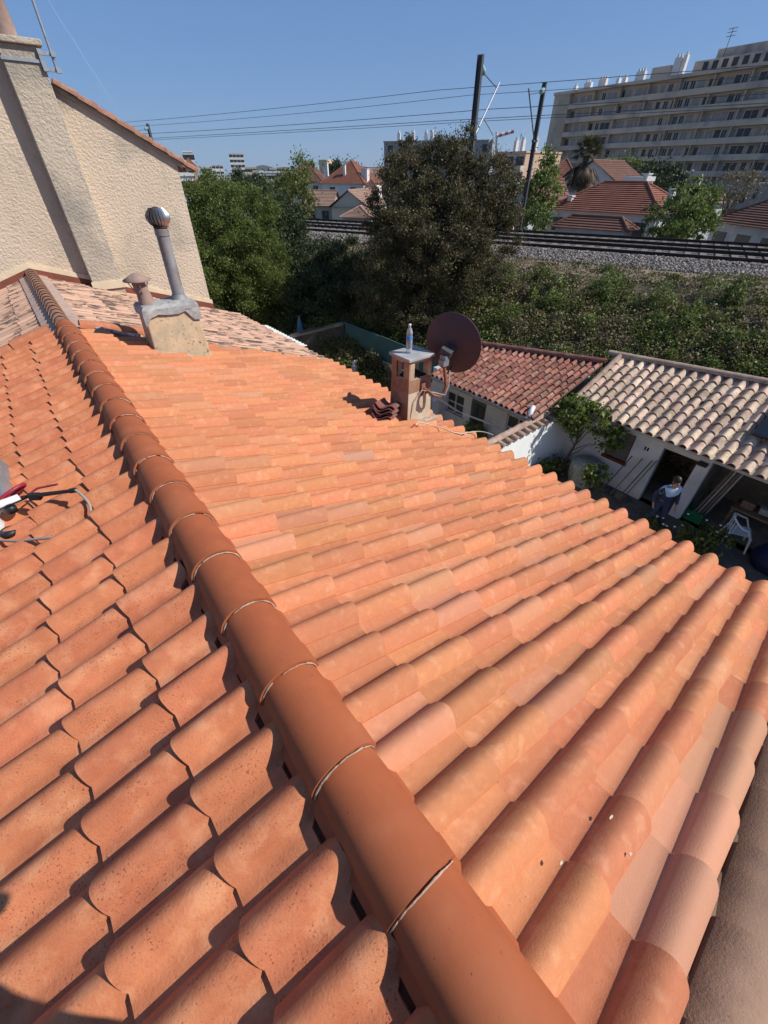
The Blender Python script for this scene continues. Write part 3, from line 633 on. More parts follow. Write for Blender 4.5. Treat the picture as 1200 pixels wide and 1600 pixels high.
strip('embankment_shoulder', [(21.2, 4.19), (21.8, 4.29), (22.6, 4.36), (23.2, 4.36)], 'dry', rough=.02)
strip('ballast_bed', [(22.9, 4.35), (23.3, 4.40), (24.2, 4.50), (24.8, 4.58), (32.6, 4.58), (33.4, 4.5), (36, 3.4), (40, 1.2), (44, .02)], 'ballast', n=120, rough=.015)
# loose ballast stones
N = 26000; ss = 23.0+rng.random(N)**1.0*2.2; tts = -8+rng.random(N)*50; zz_ = np.interp(ss, [22.9, 23.3, 24.2, 24.8, 26], [4.35, 4.40, 4.50, 4.58, 4.58])
cen = np.stack([NX*ss+TX*tts, NY*ss+TY*tts, zz_+.01], 1); cube = np.array([[a, b_, c_] for c_ in (-1, 1) for b_ in (-1, 1) for a in (-1, 1)], float)
sz = .018+.026*rng.random((N, 1, 1)); V = cen[:, None, :]+(cube[None]+rng.normal(0, .3, (N, 8, 3)))*sz
fc = np.array([(0, 2, 3, 1), (4, 5, 7, 6), (0, 1, 5, 4), (2, 6, 7, 3), (0, 4, 6, 2), (1, 3, 7, 5)]); F = (fc[None]+(np.arange(N)*8)[:, None, None]).reshape(-1, 4)
st_ = npmesh('ballast_stones', V.reshape(-1, 3), F, M('ballast_stone', (.27, .235, .21), (.17, .15, .135), 3, .95, rv=.5), rnd=np.repeat(rng.random(N), 6)); st_['kind'] = 'stuff'; st_['label'] = 'loose grey brown ballast stones along the railway shoulder'; st_['category'] = 'ballast'
# rails + sleepers: two tracks
def rail_prof(c_, t0, t1, m_):
    for (w_, z0, z1) in ((.15, 4.62, 4.635), (.03, 4.635, 4.72), (.075, 4.72, 4.755)):
        a = RL(c_-w_/2, t0, z0); b_ = RL(c_+w_/2, t0, z0); m_.prism([a, b_, b_+Vector((0, 0, z1-z0)), a+Vector((0, 0, z1-z0))], RL(0, t1-t0, 0))
rs = (25.25, 27.4, 29.3, 31.5)
for lab, (ra, rb) in (('near', rs[:2]), ('far', rs[2:])):
    tr = thing('railway_track', f'{"nearer" if lab == "near" else "farther"} of the two rusty railway tracks on the ballast embankment', 'railway track', RL((ra+rb)/2, 10, 4.58), 'railway tracks')
    for c_ in (ra, rb):
        m = MB(); rail_prof(c_, -110, 260, m); m.build('rail', 'rail', tr)
    m = MB(); rr_ = Matrix.Rotation(math.atan2(NY, NX), 3, 'Z'); V_ = []
    for t_ in np.arange(-14, 70, .62): m.box(RL((ra+rb)/2, float(t_), 4.575), (rb-ra+.7, .26, .10), mat=rr_)
    o = m.build('sleepers', 'sleeper', tr); o['kind'] = 'stuff'

# ================================================================== VEGETATION
def leaves(name, mat, cen, size, parent=None, base=(0, 0, 0), flat=.0, pale=None, aspect=.6, kind=None):
    n = len(cen); nrm = rng.normal(0, 1, (n, 3)); nrm[:, 2] = np.abs(nrm[:, 2])*.6+flat; nrm /= np.linalg.norm(nrm, axis=1)[:, None]
    a = np.cross(nrm, rng.normal(0, 1, (n, 3))); a /= np.linalg.norm(a, axis=1)[:, None]+1e-9; b_ = np.cross(nrm, a)
    sz = (size*(.6+.8*rng.random(n)))[:, None]
    V = np.stack([cen-a*sz*.5, cen+b_*sz*aspect*.5-a*sz*.05+nrm*sz*.12, cen+a*sz*.5, cen-b_*sz*aspect*.5-a*sz*.05+nrm*sz*.12], 1).reshape(-1, 3)
    F = np.arange(n*4).reshape(-1, 4)
    return npmesh(name, V, F, LF[mat] if isinstance(mat, str) else mat, parent, base, rnd=rng.random(n)**1.3, pale=pale if pale is not None else np.zeros(n), kind=kind)
def crown_points(blobs, n, clump=.35, shell=.55, nclump=None):
    """blobs [(centre, radii)] -> leaf centres gathered in clumps spread through the outer part of the volume"""
    vol = np.array([np.prod(r)**(2/3) for _, r in blobs]); vol = vol/vol.sum(); out = []
    for (c_, r), f_ in zip(blobs, vol):
        k = int(n*f_); nc = max(6, int((nclump or 120)*f_*len(blobs)**.0)); d = rng.normal(0, 1, (nc, 3)); d /= np.linalg.norm(d, axis=1)[:, None]
        rad = shell+(1-shell)*rng.random(nc)**.6*1.08; cc = np.array(c_)+d*rad[:, None]*np.array(r)
        idx = rng.integers(0, nc, k); cs = clump*(.6+.8*rng.random(nc)); p_ = rng.normal(0, 1, (k, 3)); p_ /= np.linalg.norm(p_, axis=1)[:, None]; p_ *= np.minimum(np.abs(rng.normal(0, .75, k)), 1.9)[:, None]
        out.append(cc[idx]+p_*cs[idx][:, None]*np.array([1, 1, .75]))
    return np.vstack(out)
def tree(name, label, base, top_pts, n, size, mat, trunk_r=.12, clump=.4, nclump=150, pale=0., group=None, limbs=7, shell=.5, cat='tree'):
    base = Vector(base); t_ = thing(name, label, cat, base, group)
    cc = np.array([b_[0] for b_ in top_pts]).mean(0); m_ = MB(); topz = cc[2]
    m_.tube([base-Vector((0, 0, .2)), base.lerp(Vector(cc), .35)+Vector((.06, .04, 0)), base.lerp(Vector(cc), .7), Vector(cc)+Vector((0, 0, .3))], [trunk_r*1.25, trunk_r, trunk_r*.75, trunk_r*.3], 9)
    for k in range(limbs):
        c_, r = top_pts[k % len(top_pts)]; d = rng.normal(0, 1, 3); d /= np.linalg.norm(d); e = Vector(np.array(c_)+d*np.array(r)*.8); s_ = base.lerp(Vector(cc), .35+.5*random.random())
        md = s_.lerp(e, .5)+Vector((0, 0, .15)); m_.tube([s_, md, e], [trunk_r*.45, trunk_r*.28, trunk_r*.08], 6)
    m_.build('trunk', 'bark', t_)
    pts = crown_points(top_pts, n, clump, shell, nclump)
    pl__ = (rng.random(len(pts)) < pale).astype(float) if pale else None
    leaves('crown', mat, pts, size, t_, pale=pl__); return t_
# ivy / shrubs on the embankment: clumped ground cover
def cover(name, mat, s0, s1, t0, t1, n, size, label, cat, hmin=.1, hmax=.75, nb=700, flat=.5, palef=0.):
    bs = s0+(s1-s0)*rng.random(nb); btt = t0+(t1-t0)*rng.random(nb); br_ = .25+.65*rng.random(nb)**1.5; bh = hmin+(hmax-hmin)*rng.random(nb)
    idx = rng.integers(0, nb, n); d = rng.normal(0, 1, (n, 3)); d /= np.linalg.norm(d, axis=1)[:, None]; d[:, 2] = np.abs(d[:, 2]); rr = (.75+.3*rng.random(n))
    s_ = np.clip(bs[idx]+d[:, 0]*br_[idx]*rr, s0, s1); t_ = btt[idx]+d[:, 1]*br_[idx]*rr
    z_ = np.interp(s_, [a for a, _ in bank]+[22.6, 24], [c_ for _, c_ in bank]+[4.36, 4.5])+d[:, 2]*bh[idx]*rr+.02
    cen = np.stack([NX*s_+TX*t_, NY*s_+TY*t_, z_], 1)
    def lf(a, b_): return .5+.25*(np.sin(a*1.1+b_*.35+1.3)+np.sin(b_*.55-a*.4)+.7*np.sin(a*2.3+2.1+b_*1.3))
    bp = (rng.random(nb) < palef*2.2*np.clip(lf(bs, btt)+.25*(bs-17)/4, 0, 1.5))
    o = leaves(name, mat, cen, size, base=(float(cen[:, 0].mean()), float(cen[:, 1].mean()), 1.), flat=flat, pale=bp[idx].astype(float)*rng.random(n), kind='stuff')
    return tag(o, label, cat)
cover('ground_cover', 'ivy', 13.3, 19.9, -9, 22, 210000, .09, 'dense green ivy and scrub covering the embankment slope', 'undergrowth', nb=1700, palef=.25, hmax=.55)
cover('bramble', 'light', 15, 20.8, -9, 12, 16000, .09, 'paler yellow-green brambles scattered through the embankment scrub', 'undergrowth', nb=40, hmin=.3, hmax=.8)
cover('dry_patch', 'dry', 15.5, 20.5, -9, 20, 16000, .08, 'straw-brown dead patches among the ivy on the embankment', 'undergrowth', nb=34, hmin=.35, hmax=.6, flat=.3)
cover('bushes', 'green', 14.5, 20.5, -9, 18, 26000, .085, 'rounded fresh green bushes standing out of the embankment ivy', 'undergrowth', nb=38, hmin=.5, hmax=1.1)
cover('dry_scrub', 'dry', 18.9, 22.9, -9, 26, 34000, .08, 'dry straw-coloured weeds along the top of the embankment', 'weeds', hmin=.02, hmax=.16, nb=900, flat=.2)
cover('weeds', 'ivy', 19.2, 22.4, -9, 24, 16000, .09, 'low dark weed tufts below the ballast shoulder', 'weeds', hmin=.03, hmax=.3, nb=150, flat=.3)

def blob(u, v, D, rx, rz_v, ry=None): 
    c_ = P(u, v, D); return (tuple(c_), (rx, ry or rx, rz_v))
# the big tree in the middle
tree('broadleaf_tree', 'large dark brownish-green tree in the centre before the railway', (13.2, 14.6, 1.5),
     [blob(640, 310, 20.3, 1.5, 1.4), blob(700, 300, 20.5, 1.5, 1.6), blob(748, 325, 20, 1.35, 1.6), blob(618, 350, 20, 1.2, 1.4), blob(680, 370, 19.5, 2.2, 1.8), blob(680, 390, 19.0, 1.5, 1.3), blob(640, 350, 19.3, 1.2, 1.2), blob(725, 370, 19.3, 1.2, 1.3), blob(762, 375, 19.5, 1.3, 1.5), blob(605, 420, 19, 1.2, 1.2), blob(660, 450, 19, 1.8, 1.3), blob(730, 430, 19, 1.5, 1.2), blob(650, 245, 20.3, .7, .7), blob(615, 285, 20.2, .8, .7), blob(715, 238, 20.5, .9, .7), blob(762, 275, 20.3, .8, .75), blob(780, 325, 20, .7, .8), blob(585, 470, 18.6, .9, .7), blob(640, 490, 18.4, 1.3, .6)],
     360000, .062, 'brown', .22, .27, 900, pale=.10, limbs=14, shell=.35)
tree('broadleaf_tree', 'bright mid-green leafy tree right of the tall house', (8.2, 22.2, .1),
     [blob(335, 325, 24, 1.5, 1.3), blob(372, 345, 23.5, 1.8, 1.4), blob(330, 400, 23, 1.9, 1.7), blob(390, 400, 23, 1.8, 1.6), blob(350, 450, 22.5, 2.0, 1.5), blob(415, 450, 22, 1.2, 1.4)],
     220000, .07, 'green', .2, .33, 520, limbs=12, shell=.45)
tree('broadleaf_tree', 'dark green tree rising between the bright green tree and the railway', (13.0, 25.0, .3),
     [blob(430, 350, 28, 1.5, 1.3), blob(385, 300, 28.5, 1.1, .9), blob(440, 380, 27, 1.7, 1.7), blob(455, 440, 25, 1.6, 1.6)], 70000, .10, 'dark', .16, .36, 220)
tree('broadleaf_tree', 'low black-green tree in the gap left of the central tree', (12.6, 19.6, .3),
     [blob(500, 415, 23, 1.2, 1.1), blob(540, 405, 22.5, 1.1, 1.0), blob(500, 465, 21.5, 1.5, 1.2), blob(550, 460, 21, 1.1, 1.1), blob(465, 480, 21.5, 1.0, 1.0)], 70000, .09, 'dark', .14, .32, 200)
# trees beyond the tracks
def ftree(label, base, blobs, n, size, mat, tr=.15, clump=.5, nclump=60, pale=0.): return tree('roadside_tree', label, base, blobs, n, size, mat, tr, clump, nclump, pale, 'trees growing beyond the tracks', limbs=6)
q = P(845, 330, 44); ftree('thin pale-green tree beside the right-hand railway mast', (q.x, q.y, .5), [blob(845, 300, 44, 1.5, 1.7), blob(835, 340, 43, 1.5, 1.5), blob(850, 265, 45, .8, 1.2)], 9000, .2, 'light', clump=.55)
q = P(1070, 340, 42); ftree('light green tree between the two hipped red houses', (q.x, q.y, .5), [blob(1075, 320, 42, 1.5, 1.4), blob(1060, 345, 41, 2.0, 1.3), blob(1085, 345, 42, 1.6, 1.2)], 16000, .18, 'light', clump=.45, nclump=110)
q = P(1000, 285, 95); ftree('round dark green tree behind the chimney wall', (q.x, q.y, .5), [blob(1025, 288, 95, 3.8, 3.0), blob(1000, 285, 97, 3., 2.6)], 9000, .4, 'dark', clump=1., nclump=80)
q = P(975, 275, 105); ftree('mid-green tree left of the dark one below the apartment slab', (q.x, q.y, .5), [blob(975, 274, 105, 3.8, 2.4), blob(955, 270, 106, 2.5, 1.8)], 7000, .4, 'green', clump=1., nclump=70)
q = P(470, 262, 60); ftree('sparse wispy tree sticking up before the red roofs', (q.x, q.y, .5), [blob(468, 268, 60, 1.1, 1.6), blob(480, 262, 61, 1.0, 1.0), blob(460, 290, 60, 1.4, 1.4)], 2200, .22, 'light', clump=.8, nclump=30)
q = P(450, 300, 55); ftree('grey-green tree in front of the red hip roofed villa', (q.x, q.y, .5), [blob(455, 305, 55, 2.0, 1.8), blob(435, 300, 57, 1.8, 1.5), blob(470, 320, 54, 1.2, 1.2)], 9000, .22, 'ivy', clump=.7, nclump=60)
q = P(535, 268, 160); ftree('distant dark treetop beside the yellow block', (q.x, q.y, .5), [blob(534, 267, 160, 4.5, 2.4)], 3000, .6, 'dark', clump=1.4, nclump=30)
for (u, v, D, lab) in ((1150, 292, 60, 'bare twiggy shrub left of the brown hipped roof'),):
    q = P(u, v, D); ftree(lab, (q.x, q.y, .5), [blob(u, v, D, 1.8, 1.2)], 1500, .2, 'dry', clump=.9, nclump=30)
# palm
q = P(906, 300, 58); palm = thing('palm_tree', 'tall fan palm with hanging dead fronds before the long apartment block', 'palm', (q.x, q.y, .5))
pt = P(917, 243, 58); m = MB(); m.tube([(q.x, q.y, .3), (q.x+.1, q.y, 5), pt], [.35, .3, .28], 10); m.build('trunk', 'bark', palm)
pts = []; pls = []
V_ = []; F_ = []; rn = []; pp = []
for k in range(110):
    a = rng.random()*2*PI; dead = k >= 55; el = rng.uniform(-.2, 1.3) if not dead else rng.uniform(-1.3, -.5)
    L_ = rng.uniform(1.3, 2.0) if not dead else rng.uniform(1.6, 3.0)
    d = np.array([math.cos(a)*math.cos(el), math.sin(a)*math.cos(el), math.sin(el)]); o_ = np.array(pt)+np.array([0, 0, .2 if not dead else -.3])
    sdv = np.cross(d, [0, 0, 1.]); sdv /= np.linalg.norm(sdv)+1e-9; tip = o_+d*L_; 
    for j in range(14):
        fa = (j-6.5)/6.5*1.0; dd = d*math.cos(fa)+sdv*math.sin(fa); ls = L_*.55; r0 = o_+d*L_*.45; e = r0+dd*ls+np.array([0, 0, -.35*ls*(abs(fa)+.4)])
        wv = np.cross(dd, [.3, .2, 1]); wv /= np.linalg.norm(wv); i0 = len(V_); mid = (r0+e)/2+np.array([0, 0, .08]); V_ += [r0, mid+wv*.045, e, mid-wv*.045]; F_.append((i0, i0+1, i0+2, i0+3)); rn.append(rng.random()); pp.append(1. if dead else 0.)
    i0 = len(V_); V_ += [o_-sdv*.02, o_+sdv*.02, o_+d*L_*.5+sdv*.02, o_+d*L_*.5-sdv*.02]; F_.append((i0, i0+1, i0+2, i0+3)); rn.append(.3); pp.append(1.)
npmesh('crown', np.array(V_), np.array(F_), LF['palm'], palm, rnd=np.array(rn), pale=np.array(pp))

# ================================================================== RAILWAY MASTS AND WIRES
tdir = Vector((TX, TY, 0)); ndir = Vector((NX, NY, 0))
def mast(label, x, y, top, arm, zb=4.3, sgn=1):
    t_ = thing('catenary_mast', label, 'railway mast', (x, y, zb), 'overhead line masts'); b_ = Vector((x, y, zb))
    m_ = MB(); h_ = top-zb; rz0 = math.atan2(NY, NX)
    for (dx, dy, wx, wy) in ((0, -.10, .22, .02), (0, .10, .22, .02), (0, 0, .02, .19)):
        m_.box(b_+Vector((0, 0, h_/2))+ndir*dx+tdir*dy, (wx, wy, h_), rz0)
    m_.build('post', 'steel', t_)
    m_ = MB(); a0 = b_+Vector((0, 0, h_-2.55)); a1 = b_+ndir*sgn*arm+Vector((0, 0, h_-.75)); hi = b_+Vector((0, 0, h_-.35))
    m_.tube([a0+ndir*sgn*.12, a1+ndir*sgn*.25+Vector((0, 0, .2))], .035, 7); m_.build('cantilever', 'galv' if sgn > 0 else 'steel', t_)
    m_ = MB(); m_.tube([hi+ndir*sgn*.45+Vector((0, 0, -.12)), a1], .018, 6); m_.build('stay', 'steel', t_)
    m_ = MB()
    for k in range(4): m_.lathe(hi+ndir*sgn*(.14+.09*k)+Vector((0, 0, -.03*k)), [(.03, -.03), (.12, -.01), (.13, .02), (.04, .04)], 12, ndir.to_track_quat('Z', 'Y').to_matrix())
    m_.build('insulator', M('green_glass_insulator', (.30, .50, .48), None, rough=.2), t_)
    m_ = MB(); c0 = a0.lerp(a1, .42); c1 = b_+ndir*sgn*(arm+.3)+Vector((0, 0, h_-2.35)); m_.tube([c0, c1], .022, 6); m_.tube([c1, c1+Vector((0, 0, -.25))], .02, 5); m_.tube([c1, c1-ndir*sgn*.55+Vector((0, 0, -.28))], .015, 5)
    m_.build('registration_arm', 'galv', t_)
    m_ = MB(); m_.box(a0, (.3, .3, .1), rz0); m_.lathe(a0+ndir*sgn*.2+Vector((0, 0, -.05)), [(.03, -.08), (.11, -.04), (.11, .04), (.03, .08)], 10); m_.build('bracket', 'steel', t_)
    m_ = MB(); m_.box(a0+Vector((0, 0, -.45)), (.3, .3, .05), rz0); m_.build('collar', 'steel', t_)
    return t_
q = P(745, 150, 25.4); mast('tall black railway mast rising out of the central tree', q.x, q.y, P(753, 85, 25.4).z, 2.3)
q = P(832, 240, 35.6); mast('black railway mast left of the long apartment block', q.x, q.y, P(852, 128, 35.6).z, 2.6, sgn=-1)
q = P(232, 200, 62); mast('small distant railway mast above the tall house verge', q.x, q.y, P(230, 193, 62).z, 2.3, sgn=-1)
wires = []
def wire(s_, z_end, z_mid, label, r=.011, tm=(-50, 13, 58, 110), off=0):
    m_ = MB(); pts = []
    for a, c_ in zip(tm[:-1], tm[1:]):
        for k in range(12):
            f_ = k/12; sag = (z_end-z_mid)*4*f_*(1-f_); pts.append(RL(s_, a+(c_-a)*f_, z_end-sag))
    pts.append(RL(s_, tm[-1], z_end)); m_.tube(pts, r, 5)
    return tag(m_.build('overhead_wire', 'steel'), label, 'wire', 'railway overhead wires')
wire(26.4, 10.75, 10.55, 'highest railway wire, carried by the nearer mast')
wire(26.4, 9.62, 9.58, 'contact wire over the nearer track', .012)
wire(30.6, 10.95, 10.7, 'second highest railway wire, carried above the farther track')
wire(30.6, 9.85, 9.80, 'lowest railway wire, over the farther track', .012)
wire(33.6, 10.6, 10.45, 'plain feeder wire midway down the bundle, at the right-hand mast', .016)

# ================================================================== BUILDINGS BEYOND
def wallquad(m_, o_, e, u_, z0, u1, z1, d): # box on a facade: origin o_, along e, out normal n
    n_ = Vector((e.y, -e.x, 0)); a = o_+e*u_; b_ = o_+e*u1
    m_.prism([a+Vector((0, 0, z0)), b_+Vector((0, 0, z0)), b_+Vector((0, 0, z1)), a+Vector((0, 0, z1))], n_*d)
def block(label, uL, uR, vT, D, depth, wall, rows, cols, roof=None, DR=None, group=None, win=(1.0, 1.2), base=.0, roofm='roof_o', rh=None, over=.35, cat='building', name='building', z_first=None, floor=2.8, chim=(), gable=False, shutters=False, side_win=0):
    A = P(uL, vT, D); B = P(uR, vT, DR or D); zt_ = (A.z+B.z)/2; A.z = B.z = 0; e = (B-A).normalized(); Wd = (B-A).length; n_ = Vector((e.y, -e.x, 0))
    if n_.dot(-A) < 0: n_ = -n_
    back = -n_*depth; t_ = thing(name, label, cat, (A+B)/2+back*.5+Vector((0, 0, base)), group)
    m_ = MB(); poly = [A, B, B+back, A+back]; m_.prism([p_+Vector((0, 0, base)) for p_ in poly], (0, 0, zt_-base))
    if roof == 'gable': # ridge runs front->back, gable faces us
        mid = (A+B)/2; m_.prism([A+Vector((0, 0, zt_)), B+Vector((0, 0, zt_)), mid+Vector((0, 0, zt_+rh-.05))], back)
    if roof == 'gable_x':
        for q_ in (A, B-e*.0):
            m_.prism([q_+Vector((0, 0, zt_)), q_+back+Vector((0, 0, zt_)), q_+back*.5+Vector((0, 0, zt_+rh-.05))], e*(.02 if q_ is A else -.02))
    m_.build('wall', wall, t_)
    if roof in ('hip', 'gable', 'gable_x'):
        m_ = MB(); c4 = [A-e*over+n_*over, B+e*over+n_*over, B+e*over-n_*(depth+over), A-e*over-n_*(depth+over)]; c4 = [p_+Vector((0, 0, zt_)) for p_ in c4]
        W_ = Wd+2*over; Dd = depth+2*over
        if roof == 'hip':
            ins = min(W_, Dd)/2
            if W_ >= Dd: r0 = (c4[0]+c4[3])/2+e*ins; r1 = (c4[1]+c4[2])/2-e*ins
            else: r0 = (c4[0]+c4[1])/2-n_*ins; r1 = (c4[3]+c4[2])/2+n_*ins
        elif roof == 'gable_x': r0 = (c4[0]+c4[3])/2; r1 = (c4[1]+c4[2])/2
        else: r0 = (c4[0]+c4[1])/2; r1 = (c4[3]+c4[2])/2
        r0 = r0+Vector((0, 0, rh)); r1 = r1+Vector((0, 0, rh))
        if roof == 'gable' or (roof == 'hip' and W_ < Dd): faces = [[c4[1], c4[2], r1, r0], [c4[3], c4[0], r0, r1]]+([[c4[0], c4[1], r0], [c4[2], c4[3], r1]] if roof == 'hip' else [])
        else: faces = [[c4[0], c4[1], r1, r0], [c4[2], c4[3], r0, r1]]+([[c4[1], c4[2], r1], [c4[3], c4[0], r0]] if roof == 'hip' else [])
        for f_ in faces:
            # build ribbed slope: rows of courses stepping down
            if D < 130 and len(f_) >= 3:
                top = f_[2:] if len(f_) == 4 else [f_[2], f_[2]]; bl, br_ = f_[0], f_[1]; tr_, tl = (top[0], top[1])
                nr_ = max(4, int((bl-tl).length/.33)); nrm = (br_-bl).cross(tl-bl).normalized()
                if nrm.z < 0: nrm = -nrm
                for i in range(nr_):
                    f0 = i/nr_; f1 = (i+1.12)/nr_; f1 = min(f1, 1); a_ = bl.lerp(tl, f0)+nrm*.07; b2_ = br_.lerp(tr_, f0)+nrm*.07; c_ = br_.lerp(tr_, f1)+nrm*.0; d_ = bl.lerp(tl, f1)+nrm*.0
                    m_.add([a_, b2_, c_, d_, a_-nrm*.07, b2_-nrm*.07], [(0, 1, 2, 3), (4, 5, 1, 0)])
            else: m_.quad(*f_)
        m_.quad(*c4)
        rf = m_.build('roof', roofm, t_)
        m_ = MB(); m_.tube([r0+Vector((0, 0, .03)), r1+Vector((0, 0, .03))] if (r0-r1).length > .3 else [r0, r0+Vector((.0, 0, .1))], .12, 6)
        if roof == 'hip':
            cs = [(c4[0], r0), (c4[3], r0), (c4[1], r1), (c4[2], r1)] if W_ >= Dd else [(c4[0], r0), (c4[1], r0), (c4[2], r1), (c4[3], r1)]
            for a_, b2_ in cs: m_.tube([a_+Vector((0, 0, .05)), b2_+Vector((0, 0, .05))], .10, 6)
        m_.build('hip_tiles', roofm, rf)
    else:
        m_ = MB(); m_.prism([A-e*.15+n_*.15+Vector((0, 0, zt_)), B+e*.15+n_*.15+Vector((0, 0, zt_)), B+e*.15+back+Vector((0, 0, zt_)), A-e*.15+back+Vector((0, 0, zt_))], (0, 0, .35)); m_.build('roof', wall, t_)
    for (cu, cd, ch_, cw_) in chim:
        m_ = MB(); c_ = A+e*cu-n_*cd; m_.box(c_+Vector((0, 0, zt_+ch_/2)), (cw_, cw_, ch_), math.atan2(e.y, e.x)); m_.box(c_+Vector((0, 0, zt_+ch_+.05)), (cw_+.12, cw_+.12, .1), math.atan2(e.y, e.x)); m_.build('chimney', 'bwhite', t_)
    for r_i in range(rows):
        z1 = zt_-.55-r_i*floor
        for c_i in range(cols):
            uu = Wd*(c_i+.5)/cols; wz = win[1]; m_ = MB()
            a_ = A+e*(uu-win[0]/2); b2_ = A+e*(uu+win[0]/2)
            m_.prism([a_+Vector((0, 0, z1-wz)), b2_+Vector((0, 0, z1-wz)), b2_+Vector((0, 0, z1)), a_+Vector((0, 0, z1))], n_*.04); wn = m_.build('window', 'glass', t_)
            if D < 120:
                m_ = MB(); m_.prism([a_-e*.06+Vector((0, 0, z1-wz-.08)), b2_+e*.06+Vector((0, 0, z1-wz-.08)), b2_+e*.06+Vector((0, 0, z1-wz)), a_-e*.06+Vector((0, 0, z1-wz))], n_*.10); m_.build('sill', 'bwhite', wn)
    return t_, A, B, zt_, e, n_
# --- right: houses behind the tracks
block('low white house with a hipped red tile roof right behind the tracks', 858, 1030, 331, 49, 6.0, 'bwhite', 1, 4, 'hip', 44.5, roofm='roof_o', rh=1.9, win=(1.2, 1.0), cat='house', name='house', chim=((1.4, .8, .9, .4), (9.6, 1.2, 1.5, .4), (11.0, 1.6, 2.1, .28)))
block('small lean-to with a dark red roof against the tracks', 868, 978, 358, 43.5, 1.6, 'greywall', 1, 3, 'hip', 41.5, roofm='roof_b', rh=.75, win=(1.5, .6), cat='house', name='house', base=1.)
block('white gabled house with a brown roof behind the palm', 864, 976, 296, 66, 7, 'bwhite', 1, 3, 'gable', 62, roofm='roof_b', rh=2.5, win=(1.3, 1.6), cat='house', name='house')
block('house under a steep orange roof left of the palm', 854, 900, 284, 80, 8, 'bpeach', 1, 1, 'hip', 80, roofm='roof_o', rh=2.6, cat='house', name='house', chim=((1.0, 1, 1.6, .5),))
block('white blank end wall with sloping top right of the palm', 976, 1001, 283, 58, 2.0, 'bwhite', 0, 0, None, 57, cat='house', name='house', chim=((1.9, .5, .5, .6),))
block('low flat house with a grey sloping roof behind the light green tree', 1025, 1085, 318, 62, 6, 'greywall', 1, 2, 'hip', 60, roofm='roof_p', rh=1.2, cat='house', name='house')
block('pale house with a brown hipped roof at the right edge', 1112, 1290, 356, 49, 9, 'greywall', 1, 4, 'hip', 42, roofm='roof_b', rh=2.9, win=(1.3, 1.1), cat='house', name='house')
block('house with a dull red gable between central tree and right mast', 798, 830, 322, 48, 7, 'greywall', 1, 1, 'gable', 47, roofm='roof_b', rh=1.8, cat='house', name='house')
block('white garden house glimpsed through the central tree', 748, 790, 345, 42, 4, 'white', 1, 1, 'gable_x', 41.5, roofm='roof_p', rh=.9, cat='house', name='house')
# --- left-middle
block('cream gabled house with a pinkish tile roof beyond the tracks', 518, 574, 324, 74, 9, 'bcream', 0, 0, 'gable', 72, roofm='roof_p', rh=1.9, cat='house', name='house')
block('long pinkish roofed wing left of the cream gable', 476, 518, 322, 76, 6, 'bgrey', 1, 2, 'gable_x', 75, roofm='roof_p', rh=1.7, cat='house', name='house')
block('low grey-roofed shed below the cream gable', 536, 576, 340, 62, 4, 'bgrey', 0, 0, 'hip', 61, roofm='roof_p', rh=1.0, cat='shed', name='shed')
block('white villa with an orange pyramid roof and white chimneys', 503, 568, 287, 108, 10, 'bwhite', 1, 2, 'hip', 104, roofm='roof_o', rh=3.6, win=(1.2, 2.2), cat='house', name='house', chim=((.6, 1.5, 3.2, .5), (4.5, 1.5, 2.8, .5), (8.6, 2.5, 2.2, 1.3)))
block('villa with a wide brownish-orange roof left of the white villa', 442, 503, 285, 112, 10, 'bcream', 1, 3, 'hip', 110, roofm='roof_b', rh=3.4, cat='house', name='house', chim=((8.5, 3, 2.4, .5),))
block('small white house with a brown roof beside the central tree', 567, 592, 302, 98, 6, 'bwhite', 1, 2, 'hip', 98, roofm='roof_b', rh=2.0, cat='house', name='house')
block('low red-roofed house behind the small white one', 570, 604, 291, 125, 8, 'bcream', 1, 2, 'hip', 125, roofm='roof_o', rh=1.8, cat='house', name='house')
block('pinkish barn-like hall on the skyline left of the central tree', 555, 602, 276, 190, 12, 'bpeach', 0, 0, 'gable_x', 185, roofm='roof_p', rh=2.5)
block('white modern terraced block with dark window bands', 405, 440, 270, 150, 10, 'bwhite', 3, 2, None, 150, win=(5, 1.4), floor=3)
block('white block stepping down in front of the terraced block', 412, 436, 284, 130, 8, 'bwhite', 2, 2, None, 130, win=(3.5, 1.2), floor=2.6)
block('small white tower block on the skyline above the green tree', 357, 380, 240, 420, 14, 'bwhite', 9, 4, None, 420, win=(2.4, 1.5), floor=2.9)
block('yellowish stepped block with a blank end wall on the skyline', 503, 523, 257, 260, 12, 'byellow', 3, 1, None, 255, win=(3, 1.4))
block('blank yellow end wall rising on the left of the yellowish block', 498, 511, 251, 266, 8, 'byellow', 0, 0, None, 262)
block('cream terrace block on the skyline right of the yellow one', 545, 571, 261, 330, 12, 'byellow', 3, 5, None, 330, win=(3, 1.3))
block('pale stepped apartment block beside the tall house eave', 286, 300, 238, 190, 14, 'bwhite', 6, 2, None, 190, win=(2.2, 1.3))
block('small red-roofed building below the pale stepped block', 289, 306, 262, 120, 8, 'bpeach', 1, 1, 'hip', 120, rh=1.5)
block('white rendered house corner showing past the tall house', 280, 302, 275, 80, 6, 'bwhite', 2, 2, None, 80)
